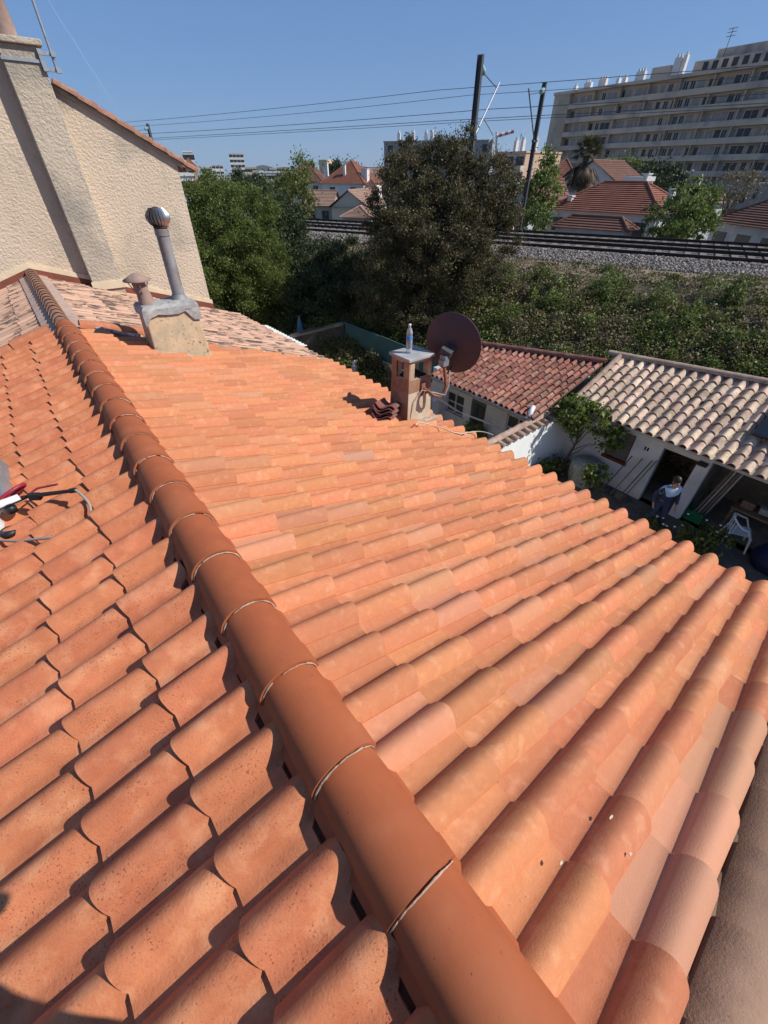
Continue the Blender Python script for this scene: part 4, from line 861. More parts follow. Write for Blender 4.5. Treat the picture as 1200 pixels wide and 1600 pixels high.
SK = [(382, 400, 262, 300, 'bcream', 'cream low block right of the white tower'), (432, 452, 262, 340, 'byellow', 'pale yellow block above the terraced block'), (452, 470, 266, 280, 'bwhite', 'low white block behind the wispy tree'),
      (470, 492, 262, 380, 'bcream', 'long cream block left of the yellow end wall'), (480, 500, 268, 230, 'bwhite', 'white flat block over the wide orange roof'), (524, 545, 264, 420, 'bwhite', 'faint white slab between yellow and cream blocks'),
      (571, 590, 266, 450, 'bcream', 'pale block at the foot of the sea horizon'), (588, 603, 268, 380, 'bwhite', 'tiny white block touching the central tree'), (312, 330, 262, 350, 'bcream', 'cream block hidden in the left treetop'), (395, 412, 268, 240, 'bcream', 'cream block beside the blue hill'), (418, 430, 264, 500, 'bwhite', 'tiny pale block just left of the faint hill crest'), (440, 462, 270, 200, 'bwhite', 'white low block behind the brownish-orange villa roof'), (505, 517, 266, 210, 'bpeach', 'peach block between the yellow wall and the villa roof'), (558, 575, 270, 170, 'bwhite', 'white house-sized block behind the pinkish hall'), (578, 600, 262, 520, 'byellow', 'faint yellow slab left of the grey-brown apartments'), (330, 348, 258, 380, 'bwhite', 'white slab over the bright green tree')]
for i, (a_, b_, v_, D_, mt_, lb_) in enumerate(SK): block(lb_, a_, b_, v_, D_, 12, mt_, 2, 3, None, D_, win=(2.2, 1.2))
# --- grey-brown apartment block behind the central tree
def chimneys(A, e, n_, z, us, t_, h_=1.6, w_=.9):
    for u_ in us:
        m_ = MB(); c_ = A+e*u_-n_*3.0; m_.box(c_+Vector((0, 0, z+h_/2)), (w_, .8, h_), math.atan2(e.y, e.x)); m_.tube([c_+Vector((0, 0, z+h_)), c_+Vector((0, 0, z+h_+.5))], .3, 8); m_.build('chimney', 'bwhite', t_)
t_, A, B, zt_, e, n_ = block('grey-brown apartment block partly hidden by the central tree', 600, 770, 222, 150, 12, 'bgrey', 3, 8, None, 146, win=(1.4, 1.5), floor=2.9)
chimneys(A, e, n_, zt_+.3, (3.5, 7.5, 11.0, 12.6), t_, 1.8, .8)
t_, A, B, zt_, e, n_ = block('peach apartment block with open balconies right of the central tree', 775, 822, 240, 128, 12, 'bpeach', 5, 3, None, 122, win=(2.2, 1.7), floor=2.9)
chimneys(A, e, n_, zt_+.3, (3.0, 5.0, 8.5), t_, 2.0, .7)
for r_ in range(5):
    m_ = MB(); wallquad(m_, A, e, 2.0, zt_-3.1-r_*2.9, 9, zt_-2.1-r_*2.9, 1.2); m_.build('balcony', 'bcream', t_)
t_, A, B, zt_, e, n_ = block('plain grey slab end between the right mast and the long block', 815, 858, 254, 160, 8, 'bgrey', 0, 0, None, 160)

# --- the long apartment slab
Dl = 168.0; CL = P(868, 145, Dl); ZR = CL.z; CL.z = 0; e = Vector((math.sin(R_(182.5)), math.cos(R_(182.5)), 0)); n_ = Vector((-math.cos(R_(2.5)), math.sin(R_(2.5)), 0))
LEN = 82.; ap = thing('apartment_building', 'long grey-beige apartment slab with continuous balcony bands at upper right', 'building', CL+e*LEN/2)
W0 = 5.0; REC = 1.3
def fbox(m_, u0, u1, z0, z1, d0, d1):
    a = CL+e*u0+n_*d0; b_ = CL+e*u1+n_*d0; m_.prism([a+zU*z0, b_+zU*z0, b_+zU*z1, a+zU*z1], n_*(d1-d0))
m = MB(); fbox(m, 0, LEN, 0, ZR-.6, -12, -REC); fbox(m, 0, W0, 0, ZR-.6, -REC, 0); m.build('wall', 'conc', ap)
m = MB(); fbox(m, -.3, LEN, ZR-.6, ZR, -12.3, .25); m.build('roof', 'conc2', ap)
FL = 2.83; nf = 8; ws = []
for k in range(nf):
    zf = ZR-.65-FL*(k+1)
    m = MB(); fbox(m, W0-.2, LEN, zf-.18, zf+.85, -.14, 0.); fbox(m, W0-.2, LEN, zf-.18, zf, -REC, -.14); m.build('balcony_parapet', 'conc2', ap)
    u_ = W0+.4; i = 0; seed = random.Random(3)
    while u_ < 66:
        typ = seed.choice(['door', 'win', 'shut', 'win', 'wide', 'win', 'door2', 'shut'])
        w_ = {'door': 1.0, 'door2': .9, 'win': 1.2, 'shut': 1.5, 'gap': 1.0, 'wide': 2.6}[typ]
        if typ != 'gap':
            z1 = zf+2.25; z0 = zf+.05 if 'door' in typ else zf+.85; closed = random.random() < .35 and typ != 'door'
            ws.append((u_, u_+w_, z0, z1, 'shutter' if (closed or typ == 'shut') else 'glass', typ))
        u_ += w_+seed.choice([.3, .5, .9]); i += 1
    for zz2 in (1,):
        ws.append((1.6, 2.5, zf+.95, zf+2.1, 'shutter', 'win'))
ws.sort(key=lambda a: -a[2])
glassw = MT['glass']
for i, (a, b_, z0, z1, mt_, typ) in enumerate(ws[:0]): pass
big = sorted(ws, key=lambda a: (-(a[1]-a[0])*(a[3]-a[2])))
parts_, rest = big[:98], big[98:]
for (a, b_, z0, z1, mt_, typ) in parts_:
    d0 = -REC if a > W0 else 0.
    m = MB(); fbox(m, a, b_, z0, z1, d0, d0+.05); o = m.build('window', mt_, ap)
    m = MB(); fbox(m, a-.08, a, z0, z1+.08, d0, d0+.09); fbox(m, b_, b_+.08, z0, z1+.08, d0, d0+.09); fbox(m, a, b_, z1, z1+.08, d0, d0+.088); fbox(m, (a+b_)/2-.03, (a+b_)/2+.03, z0, z1+.01, d0+.05, d0+.08); m.build('frame', 'bwhite', o)
for mt_ in ('shutter', 'glass'):
    m = MB()
    for (a, b_, z0, z1, mm, typ) in rest:
        if mm == mt_: fbox(m, a, b_, z0, z1, (-REC if a > W0 else 0.), (-REC if a > W0 else 0.)+.05)
    if m.v: o = m.build('windows', mt_, ap); o['kind'] = 'stuff'; o['label'] = 'rows of small '+('closed shutters' if mt_ == 'shutter' else 'dark windows')
m = MB()
for k in range(11): u_ = W0+7.2*k; fbox(m, u_-.1, u_+.1, ZR-.65-FL*8, ZR-.7, -REC, -.16)
m.build('partition', 'conc', ap)
for (u_, w_, h_) in ((3.2, .8, 1.2), (6.4, 2.0, 1.5), (10.6, 2.1, 1.7), (15.6, .8, 1.4), (17.4, .8, 1.3), (20.6, 2.2, 2.0), (29.3, 1.6, 3.3), (31.2, .8, 3.5)):
    m = MB(); fbox(m, u_, u_+w_, ZR, ZR+h_, -4.2, -3.2)
    for j in range(int(w_/.7)): c_ = CL+e*(u_+.35+.7*j)-n_*3.7; m.tube([c_+zU*(ZR+h_), c_+zU*(ZR+h_+.55)], .26, 7)
    m.build('chimney', 'bwhite', ap)
m = MB(); fbox(m, 24.6, 29.0, ZR, ZR+2.2, -5.5, -3); m.build('lift_house', 'conc2', ap)
m = MB(); fbox(m, 33.5, 66, ZR, ZR+2.3, -11.5, -4.5); fbox(m, 37.0, 47, ZR+2.3, ZR+3.9, -11, -6); m.build('penthouse', 'conc2', ap)
m = MB()
for k in range(8): fbox(m, 35.5+2.0*k, 36.6+2.0*k, ZR+.7, ZR+2.0, -4.5, -4.44)
m.build('penthouse_windows', 'glass', ap)['kind'] = 'stuff'
m = MB(); c_ = CL+e*38.5-n_*6
m.tube([c_+zU*(ZR+2.6), c_+zU*(ZR+6.8)], .07, 5)
for z in (5.6, 6.2, 6.7): m.tube([c_+zU*(ZR+z)-e*.9, c_+zU*(ZR+z)+e*.9], .05, 4)
m.build('antenna', 'steel', ap)
# pale wing in front at far right
block('pale concrete wing at the far right edge below the long slab', 1172, 1320, 292, 122, 8, 'bgrey', 2, 4, None, 92, win=(1.4, 1.4))
# crane
cr = thing('tower_crane', 'tiny red and white crane jib on the skyline by the central tree', 'crane', P(775, 240, 330)); q = P(775, 213, 330); q2 = P(803, 205, 330)
m = MB(); m.tube([WL[cr], q+Vector((0, 0, 2))], .7, 4); m.build('tower', M('crane_white', (.6, .55, .55), None), cr)
cred = M('crane_red', (.45, .12, .12), None)
for k in range(6):
    m = MB(); m.tube([q.lerp(q2, k/6), q.lerp(q2, (k+1)/6)], .8, 4); m.build('jib_section', cred if k % 2 else 'bwhite', cr)
# blue hill at the horizon + hazy sea line
m = MB(); vs = []; 
for i in range(41):
    u_ = 380+ (560-380)*i/40 ; h_ = math.exp(-((u_-408)/22)**2)*13+math.exp(-((u_-440)/25)**2)*5
    vs.append(P(u_, 272-h_, 5200))
lo_ = [Vector((p_.x, p_.y, -60)) for p_ in vs]; bk = [p_*1.25 for p_ in lo_]
for i in range(40): m.add([lo_[i], lo_[i+1], vs[i+1], vs[i]], [(0, 1, 2, 3)], True); m.add([vs[i], vs[i+1], Vector((bk[i+1].x, bk[i+1].y, -60)), Vector((bk[i].x, bk[i].y, -60))], [(0, 1, 2, 3)], True)
struct(m.build('hills', M('wooded_hill', (.06, .085, .05), (.05, .07, .045), .002, .95)))

# ================================================================== COURTYARD
XW = 11.3
# divider wall
dv = thing('garden_wall', 'sunlit white dividing wall with a sloping coping of canal tiles', 'wall', (9.4, 5.4, .4))
m = MB(); m.prism([(7.6, 5.36, .4), (11.7, 5.36, .4), (11.7, 5.36, 2.25), (7.6, 5.36, 2.1)], (0, .2, 0)); m.build('wall', 'white', dv)
cp = []
for k in range(16):
    x0 = 7.5+k*.262; m = MB()
    for yy, sg in ((5.46, 1),): half_tile(m, (x0, 5.50, 2.15+.0365*(x0-7.6)), (x0, 5.27, 2.11+.0365*(x0-7.6)), .085, .095, (0, 0, 1), 8)
    m.build('coping_tile', 'tile_canal', dv)
m = MB(); 
for k in range(12): half_tile(m, (7.45+k*.36, 5.53, 2.24+.0365*(.36*k)), (7.87+k*.36, 5.53, 2.25+.0365*(.36*(k+1))), .085, .10, (0, 0, 1), 8)
m.build('coping_ridge', 'tile_canal', dv)
# right shed
rs_ = thing('shed', 'white outbuilding under pale buff canal tiles at right', 'outbuilding', (12.3, 2, .4))
def wall_with_holes(m_, x, y0, y1, z0, z1, holes, th=.18):
    ys = sorted({y0, y1, *[h[0] for h in holes], *[h[1] for h in holes]}); 
    for a, b_ in zip(ys[:-1], ys[1:]):
        hs = [h for h in holes if h[0] <= a and h[1] >= b_]; zc = z0
        for h in sorted(hs, key=lambda h: h[2]):
            if h[2] > zc: m_.b2(x, x+th, a, b_, zc, h[2])
            zc = h[3]
        if zc < z1: m_.b2(x, x+th, a, b_, zc, z1)
holes = [(3.50, 4.14, 1.25, 2.10), (1.98, 2.79, .4, 2.08), (-1.2, 1.70, .4, 2.18)]
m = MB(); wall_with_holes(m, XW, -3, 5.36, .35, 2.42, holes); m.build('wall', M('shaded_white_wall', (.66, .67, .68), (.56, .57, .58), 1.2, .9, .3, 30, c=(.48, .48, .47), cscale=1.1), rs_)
m = MB(); m.b2(XW+.25, 13.6, -3, 5.2, .41, .42); m.b2(13.3, 13.4, -3, 5.3, .35, 3.2); m.b2(XW+.18, 13.3, 1.72, 1.80, .42, 2.4); m.b2(XW+.2, 13.3, 3.1, 3.2, .42, 2.4); m.b2(XW+.1, 13.3, -3.1, -3, .42, 2.4); m.build('inner_walls', 'stone', rs_)
wn = MB(); wn.b2(XW+.05, XW+.07, 3.50, 4.14, 1.25, 2.10); wn = wn.build('window', M('wire_glass', (.10, .10, .09), (.17, .16, .15), 14, .35), rs_)
m = MB()
for a in ((3.50, 3.53), (4.11, 4.14)): m.b2(XW+.02, XW+.09, a[0], a[1], 1.25, 2.10)
m.b2(XW-.05, XW+.09, 3.46, 4.18, 1.19, 1.27); m.b2(XW+.02, XW+.09, 3.5, 4.14, 2.07, 2.10); m.build('window_frame', 'wood_r', wn)
m = MB(); m.prism([(XW+.16, 1.99, .42), (XW+.95, 2.12, .42), (XW+.95, 2.12, 2.04), (XW+.16, 1.99, 2.04)], (0, .04, 0)); dr = m.build('door', 'wood_r', rs_, bevel=.004)
m = MB(); m.b2(XW+.3, XW+.8, 2.02, 2.05, .6, 1.0); m.tube([(XW+.25, 1.95, 1.25), (XW+.3, 1.95, 1.25)], .02, 6); m.build('handle', 'galv', dr)
m = MB()
for yy in (3.10, 3.17): m.b2(XW-.012, XW, yy, yy+.035, 1.83, 1.93)
m.build('air_vent', 'dark', rs_)
m = MB(); m.b2(XW-.16, XW-.003, 1.75, 1.96, 2.06, 2.13); m.build('wall_lamp', 'black', rs_, bevel=.01)
m = MB(); m.b2(XW-.04, XW+.22, -3, 1.9, 2.2, 2.32); m.b2(XW-.3, XW-.24, -3, 5.3, 2.33, 2.42); m.build('lintel_beam', 'greywall', rs_)
zR0, zR1 = 2.50, 3.36
PC = profile(.262, .19, .082, nr=10, flat=-.01, sq=.9)
def shed_roof(parent, mat, y0, ncol, P_, prof, gauge, xe, ridge_fn, z_e, valley=True, under='underlay'):
    for i in [0]:
        pass
    # each column climbs from the eave to its own ridge point; build as tile_field with average slope
def field_ruled(name, mat, parent, y0, ncol, P_, prof, gauge, xe, ze, rfn, t=.014, jitx=.02, pale_fn=None):
    us, zs = prof; nu = len(us); Vs = []; Fs = []; rn = []; sm = []; off = 0; ns = 2
    for i in range(ncol):
        y = y0+i*P_; xr, zr = rfn(y); Ls = math.hypot(xr-xe, zr-ze); nrow = max(2, round(Ls/gauge)); g = Ls/nrow; d = np.array([(xe-xr)/Ls, 0, (ze-zr)/Ls]); nn = np.array([-d[2], 0, d[0]]); nn = nn if nn[2] > 0 else -nn
        cj = rng.normal(0, .006)
        for j in range(nrow):
            L = g+.05; ss = np.array([0, L]); S, Ug = np.meshgrid(ss, us, indexing='ij'); Z = np.tile(zs, (2, 1))*(1+.12*(S/L-.5)*2); dy = cj+rng.normal(0, .004); ro = rng.normal(0, .02)
            w_ = us[-1]; U2 = Ug+(Ug-w_*.35)*.12*(S/L-.5)+ro*(S-L/2); sh = j*g+rng.normal(0, jitx*.5)
            top = np.array([xr, y+dy, zr])+np.array([0, 1., 0])*U2[..., None]+d*(S+sh)[..., None]+nn*(Z+t*S/g+abs(rng.normal(0, .003)))[..., None]; bot = top-nn*t
            r = rng.random(); e1 = np.vstack([top[-1], bot[-1]]); T = top.reshape(-1, 3)
            Vs += [T, e1]; f = [(off+q_, off+q_+1, off+nu+q_+1, off+nu+q_) for q_ in range(nu-1)]; o2 = off+2*nu; f2 = [(o2+q_, o2+q_+1, o2+nu+q_+1, o2+nu+q_) for q_ in range(nu-1)]
            Fs += f+f2; sm += [True]*(nu-1)+[False]*(nu-1); rn += [r]*(2*nu-2); off += 4*nu
    return npmesh(name, np.vstack(Vs), np.array(Fs), MT[mat], parent, rnd=np.array(rn), pale=np.zeros(len(Fs)), smooth=np.array(sm, dtype=bool))
def rfR(y): return (13.05+(5.08-y)*.14, 3.33+(5.08-y)*.045)
field_ruled('roof_tiles', 'tile_canal', rs_, -3.0, 32, .262, PC, .34, 10.92, 2.46, rfR)
def deck(parent, y0, y1, xe, ze, rf, mat='valley'):
    a, b_ = rf(y0), rf(y1); m_ = MB(); m_.add([(xe+.03, y0, ze-.02), (a[0], y0, a[1]-.02), (b_[0], y1, b_[1]-.02), (xe+.03, y1, ze-.02), (xe+.03, y0, ze-.05), (a[0], y0, a[1]-.05), (b_[0], y1, b_[1]-.05), (xe+.03, y1, ze-.05)],
        [(0, 1, 2, 3), (7, 6, 5, 4), (0, 3, 7, 4), (1, 5, 6, 2), (0, 4, 5, 1), (3, 2, 6, 7)]); m_.build('roof_deck', mat, parent)
deck(rs_, -3.0, 5.38, 10.92, 2.46, rfR)
m = MB(); y = -3.0
while y < 5.3:
    a, b_ = rfR(y), rfR(y+.36); half_tile(m, (a[0], y, a[1]+.06), (b_[0], y+.4, b_[1]+.05), .10, .11, (0, 0, 1), 8); y += .36
m.build('ridge_tiles', 'tile_canal', rs_)
m = MB(); m.tube([(10.95, 5.34, 2.54), (11.9, 5.34, 2.92), (13.0, 5.34, 3.38)], .09, 8); m.build('verge_mortar', 'tile_canal', rs_)
# solar panel
so = thing('solar_panel', 'black framed solar panel lying on the buff tile roof at the right edge', 'solar panel', (12.2, 1.1, 3.0))
sa = math.atan2(.95, 2.5); mt3 = Matrix.Rotation(-sa, 3, 'Y'); pc = Vector((12.25, .55, 2.46+(12.25-10.92)*.385+.20))
m = MB(); m.box(pc, (1.25, 1.7, .05), mat=mt3); m.build('frame', 'black', so, bevel=.004)
m = MB(); m.box(pc+mt3@Vector((0, 0, .028)), (1.19, 1.64, .006), mat=mt3); m.build('glass', 'panel', so)
m = MB()
for dy in (-.6, .6): m.box(pc+mt3@Vector((0, dy, -.06)), (1.2, .04, .05), mat=mt3)
m.build('rail', 'galv', so)
# left shed
XL = 9.75
ls = thing('shed', 'grey-walled outbuilding with weathered red tile roof behind the satellite dish', 'outbuilding', (10.6, 7.4, .4))
holes = [(8.25, 9.05, 1.25, 1.95), (7.35, 7.95, .4, 2.05), (5.75, 6.55, 1.2, 2.05)]
m = MB(); wall_with_holes(m, XL, 5.58, 9.6, .35, 2.3, holes); m.b2(XL, 11.3, 9.6, 9.78, .35, 2.5); m.b2(12.0, 12.1, 5.6, 9.6, .35, 2.9); m.build('wall', 'greywall', ls)
m = MB(); m.b2(XL+.3, XL+.35, 5.6, 9.6, .4, 2.3); m.build('inner_wall', 'dark', ls)  # near-black sheet standing in for the unlit room behind the openings
for (a, b_, z0, z1) in (holes[0], holes[2]):
    m = MB(); m.b2(XL+.08, XL+.1, a, b_, z0, z1); o = m.build('window', 'glass', ls)
    m = MB()
    for yy in (a, (a+b_)/2-.02, b_-.04): m.b2(XL+.03, XL+.11, yy, yy+.04, z0, z1)
    for zz3 in (z0, z1-.04, (z0+z1)/2): m.b2(XL+.035, XL+.105, a, b_, zz3, zz3+.03)
    m.b2(XL-.05, XL+.03, a-.04, b_+.04, z0-.06, z0); m.build('window_frame', 'greywall', o)
m = MB(); m.b2(XL+.05, XL+.09, 7.35, 7.95, .42, 2.03); dr = m.build('door', 'green', ls)
m = MB(); m.b2(XL+.02, XL+.05, 7.45, 7.62, 1.2, 1.9); m.b2(XL+.02, XL+.05, 7.68, 7.85, 1.2, 1.9); m.build('door_pane', 'glass', dr)
def rfL(y): 
    f_ = (9.35-y)/(9.35-5.05); return (11.3+f_*1.0, 3.02+f_*.30)
PL = profile(.20, .135, .066, nr=8, flat=-.012)
field_ruled('roof_tiles', 'tile_red', ls, 5.42, 20, .20, PL, .30, 9.32, 2.46, rfL)
deck(ls, 5.42, 9.45, 9.32, 2.46, rfL)
m = MB(); y = 5.35
while y < 9.3:
    a, b_ = rfL(y), rfL(y+.36); half_tile(m, (a[0], y, a[1]+.05), (b_[0], y+.4, b_[1]+.04), .10, .11, (0, 0, 1), 8); y += .36
m.build('ridge_tiles', 'tile_red', ls)
m = MB(); m.tube([(9.28, 5.5, 2.40), (9.28, 9.5, 2.40)], .055, 8); g_ = m.build('gutter', 'zinc', ls)
m = MB(); m.tube([(9.9, 5.9, 2.3), (9.7, 5.75, 2.55), (9.55, 5.68, 2.62), (9.4, 5.62, 2.55), (9.35, 5.6, 2.3)], .07, 10); m.build('vent_pipe', 'whitepl', ls)
# back garden
bw = thing('garden_wall', 'old beige garden wall topped by a teal board fence', 'wall', (10.5, 13.3, .4))
m = MB(); m.b2(10.4, 10.6, 9.8, 16.2, .3, 1.57); m.build('wall', M('garden_wall_render', (.62, .55, .43), (.50, .44, .34), 2, .95, .5, 20, c=(.32, .28, .22), cscale=1.), bw)
m = MB()
for k in range(22): m.b2(10.43, 10.47, 9.8+k*.29, 10.085+k*.29, 1.572, 2.5+random.uniform(-.01, .01))
m.build('fence_panel', 'teal', bw)
dw = thing('garden_wall', 'dark stained crumbling boundary wall left of the teal fence', 'wall', (9, 16.6, .4))
m = MB(); m.prism([(7.2, 17.5, .2), (10.4, 16.2, .2), (10.4, 16.2, 2.35), (9.0, 16.77, 2.30), (7.2, 17.5, 1.7)], (.08, .2, 0)); m.build('wall', 'darkwall', dw)
m = MB(); m.prism([(8.2, 17.08, 2.0), (10.38, 16.2, 2.36), (10.38, 16.2, 2.44), (8.2, 17.08, 2.1)], (.1, .26, 0)); m.build('coping', 'stone', dw)
pg = thing('pergola', 'white corrugated canopy over the neighbouring garden at the old roof eave', 'canopy', (6.6, 16, .1))
m = MB(); n = 61; vs = []
for i in range(n):
    f_ = i/(n-1)
    for (x, y) in ((5.2+f_*0, 14.0+f_*3.4), (7.3, 13.9+f_*3.4)): vs.append((x, y, 2.8+.025*math.sin(i*PI/2)+(0 if x < 6 else -.15)))
m.add(vs, [(2*i, 2*i+1, 2*i+3, 2*i+2) for i in range(n-1)], True); m.build('canopy_sheet', M('translucent_sheet', (.72, .74, .70), (.6, .62, .58), 2, .5), pg)
for (x, y) in ((5.25, 14.1), (7.25, 14.1), (7.25, 17.2), (5.25, 17.2)):
    m = MB(); m.b2(x-.04, x+.04, y-.04, y+.04, .0, 2.62 if x > 6 else 2.75); m.build('post', 'wood', pg)
pa = thing('parasol', 'closed blue garden parasol standing in the shade of the trees', 'parasol', (8.7, 17.9, .0))
q = pz(468, 505, 2.4); pa.location = (q.x, q.y, 0); WL[pa] = Vector((q.x, q.y, 0))
m = MB(); m.tube([(q.x, q.y, 0), (q.x, q.y, 2.7)], .025, 8); m.build('pole', 'wood', pa)
m = MB(); m.lathe((q.x, q.y, 0), [(.10, 1.2), (.17, 1.5), (.16, 2.0), (.11, 2.4), (.03, 2.65)], 9, smooth=False); m.build('canopy', 'bluecloth', pa)
# white cabinet behind the small chimney
q = pz(673, 622, 1.75)
wc = MB(); wc.b2(q.x-.22, q.x+.22, q.y-.22, q.y+.22, .41, 1.75); o = wc.build('cabinet', 'whitepl', bevel=.03); tag(o, 'plain white plastic cabinet standing behind the small chimney', 'cabinet')
# clothes airer / lines
ln = thing('clothes_line', 'thin grey clothes line frame strung before the grey outbuilding', 'clothes line', (9.2, 7.6, .4))
m = MB(); m.tube([(9.1, 6.6, .4), (9.1, 6.6, 1.9)], .02, 6); m.tube([(9.1, 6.3, 1.9), (9.1, 6.9, 1.9)], .015, 6); m.tube([(9.0, 9.0, .4), (9.0, 9.0, 2.0)], .02, 6); m.tube([(9.0, 8.7, 2.0), (9.0, 9.3, 2.0)], .015, 6); m.build('post', 'galv', ln)
for k in range(4):
    y_ = -.25+.17*k; m = MB(); m.tube([(9.1, 6.6+y_, 1.9), (9.05, 7.8+y_, 1.82), (9.0, 9.0+y_, 2.0)], .006, 4); m.build('line', 'cable', ln)

# plants
def shrub(label, c_, r, n, size, mat, name='shrub', nc=22, clump=.16, stems=6, cat='shrub'):
    c_ = Vector(c_); t_ = thing(name, label, cat, c_)
    m_ = MB()
    for k in range(stems):
        a = rng.random()*2*PI; m_.tube([c_, c_+Vector((math.cos(a)*r[0]*.3, math.sin(a)*r[1]*.3, r[2]*.9)), c_+Vector((math.cos(a)*r[0]*.7, math.sin(a)*r[1]*.7, r[2]*1.6))], [.014, .010, .004], 5)
    m_.build('stems', 'bark', t_)
    pts = crown_points([((c_.x, c_.y, c_.z+r[2]), r)], n, clump, .3, nc); leaves('foliage', mat, pts, size, t_); return t_
shrub('leafy green bush below the grey outbuilding windows', (9.35, 7.35, .4), (.55, .5, .55), 1600, .12, 'light', nc=30)
shrub('dark leafy garden bed under the teal fence', (9.2, 11.0, .4), (.6, .9, .35), 3000, .11, 'ivy', nc=60)
shrub('shrub with reddish tips against the old garden wall', (9.9, 13.8, .4), (.5, .8, .85), 2500, .10, 'brown', nc=40)
shrub('low plants along the foot of the white dividing wall', (10.2, 5.1, .4), (.9, .22, .3), 1500, .10, 'green', nc=30)
shrub('white rose bush close under the orange eave', (10.3, .95, .4), (.55, .5, .42), 2200, .085, 'ivy', nc=40)
rb = thing('flowers', 'pale white flowers on the dark bush in front of the woman', 'flowers', (10.1, 1.9, .4))
m = MB()
for k in range(7):
    c_ = Vector((10.1+rng.normal(0, .12), 1.85+rng.normal(0, .15), .75+rng.random()*.2)); m.lathe(c_, [(0, 0), (.022, .01), (.03, .03), (.012, .035)], 7)
m.build('blossoms', 'white', rb)
pts = crown_points([((10.1, 1.85, .6), (.25, .25, .25))], 700, .1, .3, 16); leaves('foliage', 'ivy', pts, .08, rb)
m = MB(); 
for k in range(6): c_ = Vector((10.3+rng.normal(0, .35), 1.0+rng.normal(0, .3), 1.2+rng.normal(0, .08))); m.lathe(c_, [(0, 0), (.02, .01), (.027, .025), (.012, .03)], 7)
tag(m.build('rose_blossoms', 'white'), 'small white roses on the bush under the eave', 'flowers')
# climbing tree at the wall corner
tree('small_tree', 'small yellow-green fruit tree trained in the corner of the white walls', (10.75, 4.95, .4), [((10.75, 4.55, 2.35), (.35, .65, .35)), ((10.5, 5.0, 2.45), (.5, .4, .4)), ((10.9, 3.95, 1.95), (.25, .3, .5)), ((10.45, 5.0, 2.0), (.3, .25, .25))], 4200, .105, 'light', .035, .13, 70, limbs=10)
tree('small_tree', 'young potted orange tree in front of the covered table', (10.1, 3.75, .4), [((10.1, 3.7, 1.35), (.3, .32, .3)), ((10.1, 3.65, 1.1), (.22, .25, .25))], 1300, .09, 'light', .018, .11, 26, limbs=5)
# covered round table
tb = thing('garden_table', 'round garden table under a patterned grey cover by the shed window', 'table', (10.75, 4.25, .4))
m = MB(); m.lathe((10.75, 4.25, .4), [(.33, .02), (.40, .30), (.42, .68), (.41, .72), (0, .73)], 28)
m.v = [(x, y, z) if z > 1.05 else (x+(x-10.75)*.10*math.sin(7*math.atan2(y-4.25, x-10.75)), y+(y-4.25)*.10*math.sin(7*math.atan2(y-4.25, x-10.75)), z) for x, y, z in m.v]
m.build('cover', 'beige', tb)
m = MB()
for a in (0, PI/2, PI, 1.5*PI): m.tube([(10.75+.3*math.cos(a), 4.25+.3*math.sin(a), .4), (10.75+.3*math.cos(a), 4.25+.3*math.sin(a), 1.1)], .02, 6)
m.build('leg', 'steel', tb)
# hanging planters / items on table
# brooms and tools leaning on the wall
for k, (y_, lean, kind_, lb) in enumerate(((3.52, .25, 'broom', 'broom with dark bristles leaning leftmost under the shed window'), (3.25, .42, 'rake', 'long-handled rake leaning second along the shed wall'), (3.02, .35, 'shovel', 'shovel leaning third along the shed wall'), (2.92, .30, 'broom', 'slim push broom leaning nearest the open door'))):
    foot = Vector((XW-.22-lean*.5, y_+.15, .42)); top = Vector((XW-.03, y_-.12, 1.55+.05*k)); t_ = thing(kind_, lb, 'garden tool', foot, 'garden tools leaning on the shed wall')
    m = MB(); m.tube([foot, top], .014, 7); m.build('handle', 'wood' if k % 2 else 'steel', t_)
    m = MB(); 
    if kind_ == 'broom': m.box(foot+Vector((0, 0, .04)), (.08, .30, .06)); m.box(foot+Vector((-.01, 0, -.0)), (.06, .28, .04))
    elif kind_ == 'rake':
        m.box(foot, (.03, .34, .025))
        for j in range(9): m.box(foot+Vector((-.03, -.16+.04*j, -.01)), (.07, .008, .012))
    else: m.add([foot+Vector(p_) for p_ in ((-.02, -.11, .2), (-.02, .11, .2), (-.07, .10, 0), (-.09, 0, -.01), (-.07, -.10, 0))], [(0, 1, 2, 3, 4)]); m.add([foot+Vector(p_) for p_ in ((0, -.11, .2), (0, .11, .2), (-.05, .10, 0), (-.07, 0, -.01), (-.05, -.10, 0))], [(4, 3, 2, 1, 0)])
    m.build('head', 'steel', t_)
# poles bundle, crate, junk in the open bay
for k in range(4):
    m = MB(); m.tube([(XW+.15+.05*k, 1.55-.07*k, .45), (XW+.38+.03*k, 1.30-.07*k, 2.15)], .03, 7)
    tag(m.build('timber_pole', 'galv' if k % 2 else 'wood'), ['weathered pole standing nearest the white pillar in the open bay', 'pale metal pole second from the white pillar', 'brownish pole third from the white pillar', 'pale pole farthest from the white pillar in the open bay'][k], 'pole', 'poles leaning in the open bay')
cr_ = MB(); c_ = Vector((XW+.28, 1.48, .42)); 
for (dx, dy, sx, sy) in ((-.16, 0, .02, .42), (.16, 0, .02, .42), (0, -.2, .30, .02), (0, .2, .30, .02)): 
    cr_.box(c_+Vector((dx, dy, .16)), (sx, sy, .30))
cr_.box(c_+Vector((0, 0, .01)), (.3, .4, .02)); tag(cr_.build('crate', 'greenpl'), 'green plastic crate on the ground beside the white pillar', 'crate')
jt = thing('workbench', 'cluttered wooden bench in the dark open bay', 'bench', (12.1, .2, .42))
m = MB(); m.b2(11.8, 12.4, -.5, .95, 1.02, 1.07); m.build('bench_top', 'wood', jt)
